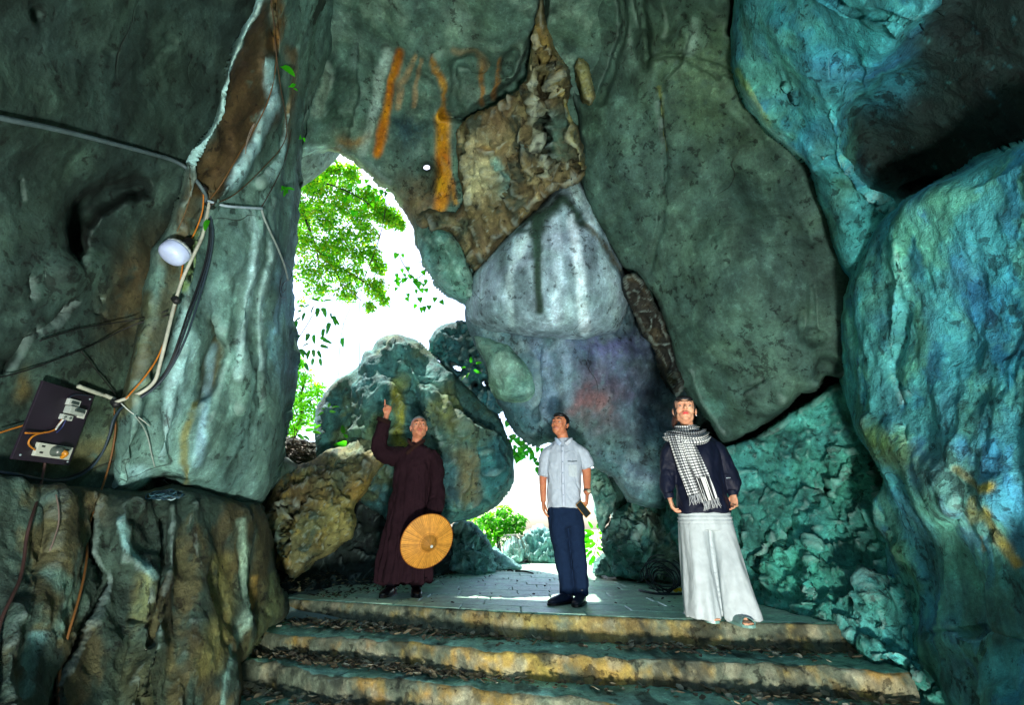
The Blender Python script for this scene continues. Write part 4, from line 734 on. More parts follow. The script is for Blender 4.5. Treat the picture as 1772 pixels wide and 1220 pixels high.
def colmat(name, rough=0.6, spec=0.35, sheen=0.0, bumpsc=0.0, bumpd=0.001, var=0.1, sc=40, aniso=(1, 1, 1), crease=0.0):
    m, nt, b = newmat(name); L = nt.links.new
    at = N(nt, 'ShaderNodeAttribute', attribute_name='Col'); tc = N(nt, 'ShaderNodeTexCoord')
    mp = N(nt, 'ShaderNodeMapping'); mp.inputs['Scale'].default_value = aniso; L(tc.outputs['Object'], mp.inputs[0])
    n = N(nt, 'ShaderNodeTexNoise', i_Scale=sc, i_Detail=5.0); L(mp.outputs[0], n.inputs['Vector'])
    r = N(nt, 'ShaderNodeMapRange'); r.inputs[1].default_value = .3; r.inputs[2].default_value = .7; r.inputs[3].default_value = 1-var; r.inputs[4].default_value = 1+var
    L(n.outputs[0], r.inputs[0]); v = N(nt, 'ShaderNodeVectorMath', operation='SCALE'); L(at.outputs['Color'], v.inputs[0]); L(r.outputs[0], v.inputs['Scale'])
    L(v.outputs[0], b.inputs['Base Color']); b.inputs['Roughness'].default_value = rough; b.inputs['Specular IOR Level'].default_value = spec
    b.inputs['Sheen Weight'].default_value = sheen
    if bumpsc:
        n2 = N(nt, 'ShaderNodeTexNoise', i_Scale=bumpsc, i_Detail=4.0); L(mp.outputs[0], n2.inputs['Vector'])
        bp = N(nt, 'ShaderNodeBump'); bp.inputs['Strength'].default_value = .6; bp.inputs['Distance'].default_value = bumpd; L(n2.outputs[0], bp.inputs['Height']); L(bp.outputs[0], b.inputs['Normal'])
        if crease:
            m3 = N(nt, 'ShaderNodeMapping'); m3.inputs['Scale'].default_value = (1, 1, .55); m3.inputs['Rotation'].default_value = (0, .5, 0); L(tc.outputs['Object'], m3.inputs[0])
            n3 = N(nt, 'ShaderNodeTexNoise', i_Scale=9.0, i_Detail=3.0, i_Roughness=.5, i_Distortion=1.2); L(m3.outputs[0], n3.inputs['Vector'])
            b2 = N(nt, 'ShaderNodeBump'); b2.inputs['Strength'].default_value = 1; b2.inputs['Distance'].default_value = crease; L(n3.outputs[0], b2.inputs['Height']); L(b2.outputs[0], bp.inputs['Normal'])
    return m
M_SKIN = colmat('skin', 0.5, 0.4, bumpsc=180, bumpd=.0006, var=.07, sc=60)
M_CLOTH = colmat('cloth', 0.95, 0.08, 0.0, crease=.022, bumpsc=260, bumpd=.0008, var=.08, sc=25)
M_SATIN = colmat('satin_cloth', 0.6, 0.25, 0.0, crease=.014, bumpsc=90, bumpd=.001, var=.1, sc=18)
M_LEATHER = colmat('leather', 0.35, 0.5, bumpsc=120, bumpd=.0006)
M_HAIR = colmat('hair', 0.45, 0.45, bumpsc=90, bumpd=.002, var=.3, sc=60, aniso=(1, 1, .15))
M_EYE = colmat('eye', 0.15, 0.6, var=0.0)

def headM(yaw, pitch, roll=0):
    return Matrix.Rotation(math.radians(yaw), 3, 'Z') @ Matrix.Rotation(math.radians(-pitch), 3, 'X') @ Matrix.Rotation(math.radians(roll), 3, 'Y')
def head_parts(c, M, s=1.0, fat=1.0, open_mouth=False, ns=1.0):
    c = Vector(c)
    def T(p): v = c+M @ (Vector(p)*s); return (v.x, v.y, v.z)
    def E(p, r): return ell(T(p), [x*s for x in r], M)
    def U(ps, rs_, **k): return tube([T(p) for p in ps], [x*s for x in rs_], seg=10, **k)
    P = [E((0, .012, .03), (.076, .094, .086)), E((0, -.012, -.03), (.062*fat, .068, .082)), E((0, -.045, .0), (.06, .045, .06)), E((0, -.066, -.086), (.026*fat, .022, .02)), E((0, -.05, -.055), (.046*fat, .042, .042)),
         E((.036, -.058, -.022), (.025, .024, .026)), E((-.036, -.058, -.022), (.025, .024, .026)),
         E((.043*fat, -.01, -.05), (.02, .045, .036)), E((-.043*fat, -.01, -.05), (.02, .045, .036)),
         U([(0, -.086, .022), (0, -.097, .0), (0, -.109, -.02), (0, -.104, -.029)], (.008*ns, .009*ns, .012*ns, .0095*ns)), E((.0115*ns, -.097, -.026), (.0085*ns, .011, .0075*ns)), E((-.0115*ns, -.097, -.026), (.0085*ns, .011, .0075*ns)),
         U([(-.048, -.068, .026), (-.028, -.083, .032), (0, -.087, .027), (.028, -.083, .032), (.048, -.068, .026)], (.008, .009, .008, .009, .008)),
         U([(-.024, -.081, -.052), (-.01, -.093, -.049), (0, -.094, -.051), (.01, -.093, -.049), (.024, -.081, -.052)], (.004, .0065, .006, .0065, .004)),
         U([(-.022, -.081, -.055-(.006 if open_mouth else 0)), (0, -.09, -.062-(.008 if open_mouth else 0)), (.022, -.081, -.055-(.006 if open_mouth else 0))], (.004, .0075, .004))]
    for sx in (-1, 1):
        P.append(U([(sx*.049, -.072, .005), (sx*.032, -.0885, .0145), (sx*.016, -.083, .005)], (.004, .0048, .004)))     # upper lid
        P.append(U([(sx*.048, -.071, -.001), (sx*.032, -.0865, -.0085), (sx*.017, -.081, 0)], (.0035, .004, .0035)))        # lower lid
        P.append(U([(sx*.074, .014, .022), (sx*.080, .022, .014), (sx*.081, .020, -.008), (sx*.074, .008, -.032)], (.006, .007, .007, .006)))
        P.append(E((sx*.078, .008, -.006), (.006, .014, .022)))
    return P
def face_extras(parent, c, M, s, brow='120d0a', iris='1a0f08', gaze=(0, -1, .32), browr=.0034):
    c = Vector(c)
    def T(p): v = c+M @ (Vector(p)*s); return (v.x, v.y, v.z)
    g = M @ Vector(gaze).normalized()
    for sx in (-1, 1):
        ec = T((sx*.0315, -.0755, .0032)); V, F = ell(ec, (.0130*s,)*3, None, 20, 14)
        cc = np.array([hexc('a89c94') if (Vector(v)-Vector(ec)).normalized().dot(g) < .80 else hexc(iris) for v in V])
        link('eye', mesh('eye', V, F, M_EYE, cols=cc), parent)
        V, F = tube([T(p) for p in ((sx*.016, -.094, .029), (sx*.03, -.0935, .0365), (sx*.052, -.074, .031))], [(browr*s, .003*s), (browr*1.25*s, .003*s), (browr*.6*s, .002*s)], seg=8)
        link('eyebrow', mesh('eyebrow', V, F, M_HAIR, cols=np.ones((len(V), 3))*hexc(brow)), parent)
def skincol(c, M, s, base, lip, stubble=None, flush='b0644c'):
    ci = M.inverted(); Mi = np.array(ci)
    def f(co, no):
        P = (co-np.array(c))@Mi.T/s; C = np.ones((len(co), 3))*hexc(base)
        a = np.clip(fbm(co, .05, 3, 3.)*.8+.3, 0, .5)[:, None]; C = C*(1-a)+hexc(flush)*a
        x, y, z = P.T
        l = np.exp(-((x/.021)**4+((z+.0575)/.0085)**4))*(y < -.07); C = C*(1-l[:, None])+hexc(lip)*l[:, None]
        n_ = np.exp(-(((np.abs(x)-.008)/.004)**2+((z+.032)/.0035)**2))*(y < -.08)*.15; C = C*(1-n_[:, None])+hexc('3a1810')*n_[:, None]
        if stubble:
            h = (np.abs(x) < .15)*(np.abs(y) < .15)*(z < .16)/(1+np.exp(-(z-(.055+(y < 0)*(-y)*.25-(y > 0)*y*.9))/.004)); C = C*(1-h[:, None])+hexc(stubble)*h[:, None]
        return C
    return f
def hand_parts(w, d, n, side, curl=(20, 25, 20), point=None, s=1.0, spread=6, tuck=False):
    """w wrist, d along the hand, n out of the palm, side: thumb direction sign along d x n"""
    w = Vector(w); d = Vector(d).normalized(); n = Vector(n); n = (n-d*n.dot(d)).normalized(); t = d.cross(n)*side
    P = [tube([w-d*.03*s, w+d*.01*s, w+d*.05*s, w+d*.088*s], [(.024*s, .019*s), (.03*s, .018*s), (.041*s, .016*s), (.038*s, .012*s)], seg=14, up=tuple(n))]
    L = [.074, .08, .074, .06]
    for i in range(4):
        off = (1.5-i)*.0205*s; b = w+d*(.082-.004*abs(i-1.2))*s+t*off
        a0 = math.radians((1.5-i)*spread); dd = (d*math.cos(a0)+t*math.sin(a0)).normalized()
        cu = list(curl[i] if isinstance(curl[0], (tuple, list)) else curl); 
        if point == i: cu = [2, 4, 3]
        pts = [b-dd*.02*s]; p = b; pts.append(p); ang = 0
        for sgm, fr in enumerate((.45, .3, .25)):
            ang += math.radians(cu[sgm]); v = dd*math.cos(ang)+n*math.sin(ang); p = p+v*L[i]*fr*s; pts.append(p)
        r = (.0088 if i < 3 else .0076)*s
        P.append(tube(pts, [r, r*1.05, r*.98, r*.9, r*.8], seg=10, k=3))
    b = w+d*.022*s+t*.022*s+n*.004*s; v1 = (d*.6+t*.75+n*.15).normalized(); v2 = (d*.85+t*.35+n*.3).normalized()
    if tuck: v1 = (d*.6+t*.3+n*.7).normalized(); v2 = (d*.35-t*.8+n*.35).normalized()
    P.append(tube([b-v1*.01*s, b+v1*.03*s, b+v1*.05*s+v2*.012*s, b+v1*.055*s+v2*.04*s], [.013*s, .012*s, .0098*s, .008*s], seg=10, k=3))
    return P
def folds(amp, sc, ani, off=0., wr=0.0):
    def f(co, no):
        Q = co*np.array([1, 1, 1/ani]); r = fbm(Q, sc, 3, off); q = np.abs(fbm(Q, sc*1.3, 3, off+9))
        e = amp*(r*.9+(0.35-q)*1.2)
        if wr: e = e+wr*(ridged(co*np.array([1, 1, 2.0]), .11, 3, off+4)-.8)
        return e
    return f
def soft(P, sc, off):
    a = fbm(P, sc, 2, off); b = fbm(P+.3*sc*np.column_stack([a, a, a]), sc*.55, 2, off+5)
    return 1.1*a+.7*np.tanh(b*2.2)
def cc(*st):
    """colour by simple tests"""
    def f(co, no): return np.ones((len(co), 3))*hexc(st[0])
    return f
def shoe(parent, name, x, y, yaw, L=.27, w=.048, h=.085, col='0d1013', z=0.0, mat=None, sole='0a0a0a'):
    """toe points towards -y before yaw"""
    M = Matrix.Rotation(math.radians(yaw), 3, 'Z')
    def T(p): v = M @ Vector(p); return (x+v.x, y+v.y, z+v.z)
    P = [tube([T((0, .06, .045)), T((0, .0, .045)), T((0, -.07, .04)), T((0, -.14, .032)), T((0, -.185, .026)), T((0, -.2, .022))], [(w*.75, .045), (w*.82, .045), (w, .038), (w*.98, .03), (w*.7, .02), (w*.3, .012)], up=(0, 0, 1)),
         tube([T((0, .035, .05)), T((0, .03, h+.03))], [(w*.8, .05), (w*.72, .048)], up=(0, 1, 0)), ell(T((0, .055, .04)), (w*.75, .03, .04), M)]
    o = clay(name, P, .006, 3, mat or M_LEATHER, parent, col=cc(col))
    pts = [(-w*.8, .07), (-w*.9, 0), (-w*1.08, -.08), (-w*1.0, -.15), (-w*.5, -.2), (0, -.212), (w*.5, -.2), (w*1.0, -.15), (w*1.08, -.08), (w*.9, 0), (w*.8, .07), (0, .095)]
    V = [T((a, b, 0.0)) for a, b in pts]+[T((a, b, .016)) for a, b in pts]; n = len(pts)
    F = [(i, (i+1) % n, n+(i+1) % n, n+i) for i in range(n)]+[tuple(range(n))[::-1], tuple(range(n, 2*n))]
    link('sole', mesh('sole', V, F, M_LEATHER, smooth=False, cols=np.ones((2*n, 3))*hexc(sole)), o)
    return o

# ---- the monk
def monk():
    t = empty('person', (-1.07, 5.0, 0), 'shaven headed man in a long dark brown robe pointing up with one raised finger', 'person', 'visitors on the landing')
    hc, HM, s = (.045, -.03, 1.650), headM(16, 8, -4), 1.13
    B = head_parts(hc, HM, s, 1.08, True)
    B += [tube([(.02, .01, 1.40), (.025, .005, 1.50), (.035, .005, 1.6)], [(.062, .058), (.056, .056), (.056, .06)]),
          rings([(.01, .02, .86, .16, .11), (.01, .02, 1.1, .145, .1), (.01, .02, 1.3, .175, .1), (.015, .02, 1.42, .12, .08), (.02, .02, 1.46, .06, .05)]),
          tube([(-.15, .02, 1.39), (-.27, -.02, 1.37), (-.345, -.04, 1.40)], [.055, .048, .043]), tube([(-.345, -.04, 1.40), (-.345, -.05, 1.58), (-.318, -.06, 1.79)], [.044, .04, .027]),
          tube([(.19, .02, 1.38), (.25, .02, 1.12), (.27, -.04, .9), (.25, -.11, .72)], [.055, .045, .04, .027]),
          tube([(-.09, .02, .9), (-.1, .02, .5), (-.115, .04, .1), (-.118, .0, .05)], [(.085, .09), (.06, .065), (.038, .042), (.04, .06)]), tube([(.1, .02, .9), (.11, .02, .5), (.12, .04, .1), (.122, .0, .05)], [(.085, .09), (.06, .065), (.038, .042), (.04, .06)])]
    B += hand_parts((-.318, -.06, 1.79), (.1, -.08, 1), (.15, -1, .1), -1, curl=[(2, 4, 3), (75, 85, 60), (80, 90, 60), (80, 85, 60)], s=1.08, tuck=True)
    B += hand_parts((.25, -.11, .72), (-.05, -.25, -1), (-1, 0, .2), -1, curl=(45, 50, 40))
    base = skincol(hc, HM, s, 'c98b68', 'a8564a', stubble='5e7480')
    def col(co, no):
        C = base(co, no); low = co[:, 2] < .45; C[low] = hexc('6b3c34'); return C
    clay('body', B, .0045, 2, M_SKIN, t, col=col)
    face_extras(t, hc, HM, s)
    R = [rings([(.0, .02, .125, .272, .2), (.0, .02, .2, .262, .195), (-.0, .02, .5, .24, .175), (0, .02, .85, .205, .15), (0, .02, 1.1, .185, .135), (.005, .02, 1.3, .195, .13), (.015, .02, 1.40, .19, .11), (.02, .015, 1.455, .12, .09), (.022, .01, 1.49, .078, .075)], seg=60),
         tube([(-.1, .02, 1.37), (-.22, .0, 1.35), (-.33, -.03, 1.375), (-.365, -.045, 1.46), (-.365, -.055, 1.6), (-.335, -.06, 1.735)], [(.1, .1), (.1, .1), (.095, .09), (.082, .08), (.074, .07), (.066, .062)], seg=20),
         tube([(.14, .02, 1.36), (.235, .02, 1.28), (.275, .02, 1.08), (.285, -.03, .9), (.27, -.09, .745)], [(.08, .09), (.088, .085), (.08, .08), (.082, .075), (.078, .07)], seg=20)]
    def dp(co, no):
        z = co[:, 2]; lowk = np.clip((1.3-z)/1.1, 0, 1)
        th = np.arctan2(co[:, 1]-.02, co[:, 0]); P = np.column_stack([np.cos(th)*1.1, np.sin(th)*1.1, z*.16])
        body = (np.abs(co[:, 0]) < .3)*1.0
        return lowk*.045*(fbm(P, .26, 2, 5.))*body+.016*(soft(co*np.array([1, 1, .7]), .2, 4.))+.004*fbm(co, .06, 2, 6.)
    robe = clay('robe', R, .0075, 2, M_CLOTH, t, disp=dp, col=lambda co, no: np.ones((len(co), 3))*hexc('22141a')*(1+.25*fbm(co, .3, 3, 2.)[:, None]))
    # collar band crossing at the neck, hem of the cuff
    V, F = tube([(-.055, .07, 1.53), (-.075, .0, 1.525), (-.045, -.068, 1.485), (0, -.085, 1.45), (.02, -.09, 1.43)], [(.006, .017)]*5, up=(0, .2, 1)); link('collar', mesh('collar', V, F, M_CLOTH, cols=np.ones((len(V), 3))*hexc('30201c')), robe)
    V, F = tube([(.095, .07, 1.53), (.112, .0, 1.515), (.08, -.068, 1.475), (.02, -.1, 1.425), (-.05, -.112, 1.35)], [(.006, .02)]*5, up=(0, .2, 1)); link('collar', mesh('collar', V, F, M_CLOTH, cols=np.ones((len(V), 3))*hexc('2c1d1a')), robe)
    V, F = tube([(-.352, -.058, 1.70), (-.337, -.06, 1.74)], [.072, .073], seg=24, cap=False); o = link('cuff', mesh('cuff', V, F, M_CLOTH, cols=np.ones((len(V), 3))*hexc('241816')), robe); o.modifiers.new('th', 'SOLIDIFY').thickness = .006
    for x, yw in ((-.12, -12), (.125, 16)):
        shoe(t, 'shoe', x, .02, yw, col='141216', h=.09, w=.05)
        V, F = tube([(x, .03, .075), (x, .03, .14), (x, .03, .17)], [(.056, .058), (.05, .052), (.054, .056)], seg=20); o = link('sock', mesh('sock', V, F, M_CLOTH, cols=np.ones((len(V), 3))*hexc('1a1820')), t)
monk()
# the hat he holds
def hat():
    ax = Vector((.47, -.80, -.33)).normalized(); c = Vector((-1.07+.245, 5.0-.21, .498)); t = empty('conical_hat', tuple(c), 'wide round straw hat of radiating palm ribs held flat against the robe', 'hat')
    zq = ax.to_track_quat('Z', 'Y').to_matrix()
    def pf(r):
        return np.interp(r, [0, .012, .03, .055, .072, .085, .12, .2, .262], [.108, .104, .092, .078, .06, .05, .042, .02, 0])
    n = 288; rad = [0.0001, .008, .02, .035, .05, .06, .068, .076, .085, .1, .13, .16, .19, .22, .24, .255, .262]
    V = []; C = []; r_ = random.Random(2); tint = [r_.uniform(.8, 1.15) for _ in range(n)]
    for i, r in enumerate(rad):
        for j in range(n):
            th = 2*math.pi*j/n; z = pf(r)+(.0022 if j % 4 == 0 else (-.0008 if j % 4 == 2 else 0))*min(1, r/.09)
            v = zq @ Vector((r*math.cos(th), r*math.sin(th), z)); V.append(tuple(v))
            b = hexc('c48a34')*tint[j//4*4 % n]*(1.25 if j % 4 == 0 else .85); b = b*(1 if r > .08 else .62)*(1 if abs(r-.13) > .006 and abs(r-.2) > .006 else .88); C.append(b)
    m = len(rad); F = [(i*n+j, i*n+(j+1) % n, (i+1)*n+(j+1) % n, (i+1)*n+j) for i in range(m-1) for j in range(n)]
    o = link('crown', mesh('crown', V, F, colmat('straw', .6, .3, bumpsc=300, var=.15), cols=np.array(C)), t); s = o.modifiers.new('th', 'SOLIDIFY'); s.thickness = .004; s.offset = 1
    V, F = tube([tuple(zq @ Vector((.262*math.cos(a), .262*math.sin(a), 0))) for a in np.linspace(0, 2*math.pi, 49)], [.0045]*49, seg=8, k=2); link('rim', mesh('rim', V, F, MATS['straw'], cols=np.ones((len(V), 3))*hexc('8a5418')), t)
    V, F = ell(tuple(zq @ Vector((.012, -.012, .108))), (.014, .014, .004), zq); link('tag', mesh('tag', V, F, M_CLOTH, cols=np.ones((len(V), 3))*hexc('b8c4c0')), t)
    V, F = tube([tuple(zq @ Vector((.09*math.cos(a), .09*math.sin(a), .048))) for a in np.linspace(0, 2*math.pi, 33)], [.003]*33, seg=6, k=2); link('band', mesh('band', V, F, MATS['straw'], cols=np.ones((len(V), 3))*hexc('8f5c20')), t)
hat()

# ---- the man in the white shirt
def man():
    t = empty('person', (.50, 4.5, 0), 'man in a white short sleeved shirt and navy trousers looking up', 'person', 'visitors on the landing')
    hc, HM, s = (-.022, -.015, 1.575), headM(-32, 8, 5), 1.0
    B = head_parts(hc, HM, s, 1.02)
    B += [tube([(.02, .03, 1.34), (.01, .02, 1.43), (-.01, .01, 1.52)], [(.06, .06), (.054, .056), (.054, .058)]),
          rings([(0, .03, .8, .13, .1), (0, .03, 1.1, .13, .1), (.01, .03, 1.25, .15, .1), (.02, .03, 1.36, .1, .07), (.02, .03, 1.4, .055, .05)]),
          tube([(-.12, .04, 1.32), (-.185, .05, 1.15), (-.2, .05, 1.06), (-.205, .0, .85)], [.048, .042, .038, .026]), tube([(.165, .02, 1.33), (.215, .03, 1.2), (.222, .03, 1.11), (.203, -.05, .915)], [.05, .046, .043, .029]),
          tube([(-.07, .02, .85), (-.05, .02, .45), (-.01, .03, .1)], [.08, .055, .04]), tube([(.08, .02, .85), (.1, .02, .45), (.11, .03, .1)], [.08, .055, .04])]
    B += hand_parts((-.205, .0, .85), (.02, -.12, -1), (.9, -.2, 0), -1, curl=(18, 22, 18), s=.95)
    B += hand_parts((.203, -.05, .915), (-.12, -.22, -1), (-.9, .3, .2), 1, curl=[(30, 45, 30), (38, 50, 35), (42, 50, 35), (45, 50, 35)], s=1.0)
    clay('body', B, .0045, 2, M_SKIN, t, col=skincol(hc, HM, s, 'bd7d58', '8a4a40'))
    face_extras(t, hc, HM, s, browr=.0042)
    H = [ell(tuple(Vector(hc)+HM @ Vector((0, .024, .045))), (.082, .088, .076), HM), ell(tuple(Vector(hc)+HM @ Vector((0, -.038, .083))), (.062, .045, .03), HM), ell(tuple(Vector(hc)+HM @ Vector((0, .05, -.01))), (.07, .055, .06), HM),
         ell(tuple(Vector(hc)+HM @ Vector((.066, .012, .02))), (.016, .03, .04), HM), ell(tuple(Vector(hc)+HM @ Vector((-.066, .012, .02))), (.016, .03, .04), HM)]
    clay('hair', H, .005, 1, M_HAIR, t, disp=lambda co, no: .002*fbm(co, .02, 2, 1.), col=cc('0c0b0c'))
    # shirt
    R = [rings([(-.005, .02, .792, .165, .13), (-.005, .02, .85, .163, .128), (0, .02, 1.05, .16, .125), (.01, .02, 1.22, .172, .12), (.022, .025, 1.345, .168, .1), (.022, .03, 1.405, .115, .08), (.015, .03, 1.445, .07, .065)], seg=60),
         tube([(-.08, .03, 1.32), (-.15, .04, 1.27), (-.195, .05, 1.09)], [(.07, .075), (.068, .07), (.058, .068)], seg=20), tube([(.12, .02, 1.33), (.19, .02, 1.28), (.245, .025, 1.17)], [(.07, .08), (.075, .078), (.062, .072)], seg=20)]
    def dp(co, no):
        return .009*(soft(co*np.array([1.0, 1, .6]), .17, 14.))+.013*fbm(co*np.array([1.3, 1, .35]), .16, 2, 8.)*np.clip((1.35-co[:, 2])*3, 0, 1)
    shirt = clay('shirt', R, .006, 1, M_CLOTH, t, disp=dp, col=cc('a6b4c0'))
    def strip(n, pts, r, c, up=(0, 1, 0), par=shirt, seg=8, mt=M_CLOTH):
        V, F = tube(pts, r, seg=seg, up=up); return link(n, mesh(n, V, F, mt, cols=np.ones((len(V), 3))*hexc(c)), par)
    strip('collar', [(.085, .08, 1.43), (.1, .03, 1.435), (.075, -.045, 1.42), (.02, -.085, 1.375)], [(.006, .02)]*4, 'c2ced8', (0, .3, 1))
    strip('collar', [(-.06, .08, 1.44), (-.072, .02, 1.44), (-.06, -.045, 1.415), (-.035, -.085, 1.37)], [(.006, .02)]*4, 'b4cbe2', (0, .3, 1))
    strip('placket', [(-.012, -.1, 1.35), (-.02, -.113, 1.2), (-.025, -.118, 1.0), (-.027, -.118, .80)], [(.014, .004)]*4, 'aebccb', (0, 1, 0))
    for z in (1.3, 1.2, 1.1, 1.0, .9):
        V, F = ell((-.02-.002*(1.3-z)*10, -.121 if z < 1.25 else -.112, z), (.006, .003, .006)); link('button', mesh('button', V, F, M_CLOTH, cols=np.ones((len(V), 3))*hexc('8496a6')), shirt)
    # breast pocket with its flap
    px = [(.03, 1.17), (.115, 1.175), (.115, 1.07), (.072, 1.06), (.03, 1.07)]
    def sy(x, z): return .02-.125*math.sqrt(max(0, 1-((x-.005)/.172)**2))-.016
    V = [(x, sy(x, z), z) for x, z in px]+[(x, sy(x, z)-.004, z) for x, z in px]; F = [tuple(range(5)), tuple(range(5, 10))[::-1]]+[(i, (i+1) % 5, 5+(i+1) % 5, 5+i) for i in range(5)]
    link('pocket', mesh('pocket', V, F, M_CLOTH, smooth=False, cols=np.ones((10, 3))*hexc('b0bec4')), shirt)
    strip('pocket_flap', [(.027, sy(.027, 1.2)-.002, 1.205), (.07, sy(.07, 1.2)-.004, 1.203), (.118, sy(.118, 1.2)-.002, 1.21)], [(.003, .004)]*3, '4a5c68', (0, 0, 1))
    # trousers
    Q = [rings([(0, .03, .6, .0, .0), (0, .03, .63, .14, .105), (0, .03, .72, .158, .12), (0, .03, .83, .152, .115), (0, .03, .86, .1, .08)], seg=40),
         tube([(-.075, .02, .8), (-.07, .02, .62), (-.045, .01, .4), (-.02, .03, .2), (-.005, .03, .075)], [(.09, .1), (.092, .098), (.075, .082), (.066, .075), (.068, .08)], seg=24), tube([(.075, .03, .8), (.082, .03, .62), (.1, .02, .4), (.108, .03, .2), (.112, .03, .06)], [(.09, .1), (.09, .098), (.077, .085), (.07, .078), (.072, .083)], seg=24)]
    clay('trousers', Q, .006, 1, M_CLOTH, t, disp=lambda co, no: .007*(soft(co*np.array([1, 1, .9]), .17, 3.))+.008*fbm(co*np.array([1.2, 1, .25]), .14, 2, 8.), col=lambda co, no: np.ones((len(co), 3))*hexc('14243c'))
    shoe(t, 'shoe', -.03, .0, -52, col='0d1830', h=.09, w=.047, z=.0); shoe(t, 'shoe', .10, -.03, -22, col='0c1426', h=.09, w=.047)
    # watch
    V, F = tube([(.208, -.04, .945), (.205, -.045, .93)], [.034, .0335], seg=24, cap=False); w = link('watch', mesh('watch', V, F, M_LEATHER, cols=np.ones((len(V), 3))*hexc('3a3a34')), t); w.modifiers.new('th', 'SOLIDIFY').thickness = .004
    V, F = ell((.218, -.079, .937), (.019, .007, .017)); link('dial', mesh('dial', V, F, M_LEATHER, cols=np.ones((len(V), 3))*hexc('9a9a80')), w)
man()
def phone():
    c = Vector((.50+.150, 4.5-.125, .775)); t = empty('phone', tuple(c), 'dark phone in an ochre edged case held by the man in the white shirt', 'phone')
    R = Matrix.Rotation(math.radians(-38), 3, 'Y') @ Matrix.Rotation(math.radians(20), 3, 'Z')
    def bx(sx, sy, sz, off=(0, 0, 0)):
        V = []; 
        for z in (-1, 1):
            for x, zz in ((-1, -.9), (-.9, -1), (.9, -1), (1, -.9), (1, .9), (.9, 1), (-.9, 1), (-1, .9)): V.append(tuple(R @ Vector((x*sx+off[0], z*sy+off[1], zz*sz+off[2]))))
        return V, [(i, (i+1) % 8, 8+(i+1) % 8, 8+i) for i in range(8)]+[tuple(range(8))[::-1], tuple(range(8, 16))]
    V, F = bx(.036, .004, .072); link('case', mesh('case', V, F, M_LEATHER, smooth=False, cols=np.ones((16, 3))*hexc('b8862c')), t)
    V, F = bx(.031, .0012, .068, (-.003, -.0055, 0)); link('screen', mesh('screen', V, F, M_LEATHER, smooth=False, cols=np.ones((16, 3))*hexc('1a2426')), t)
phone()

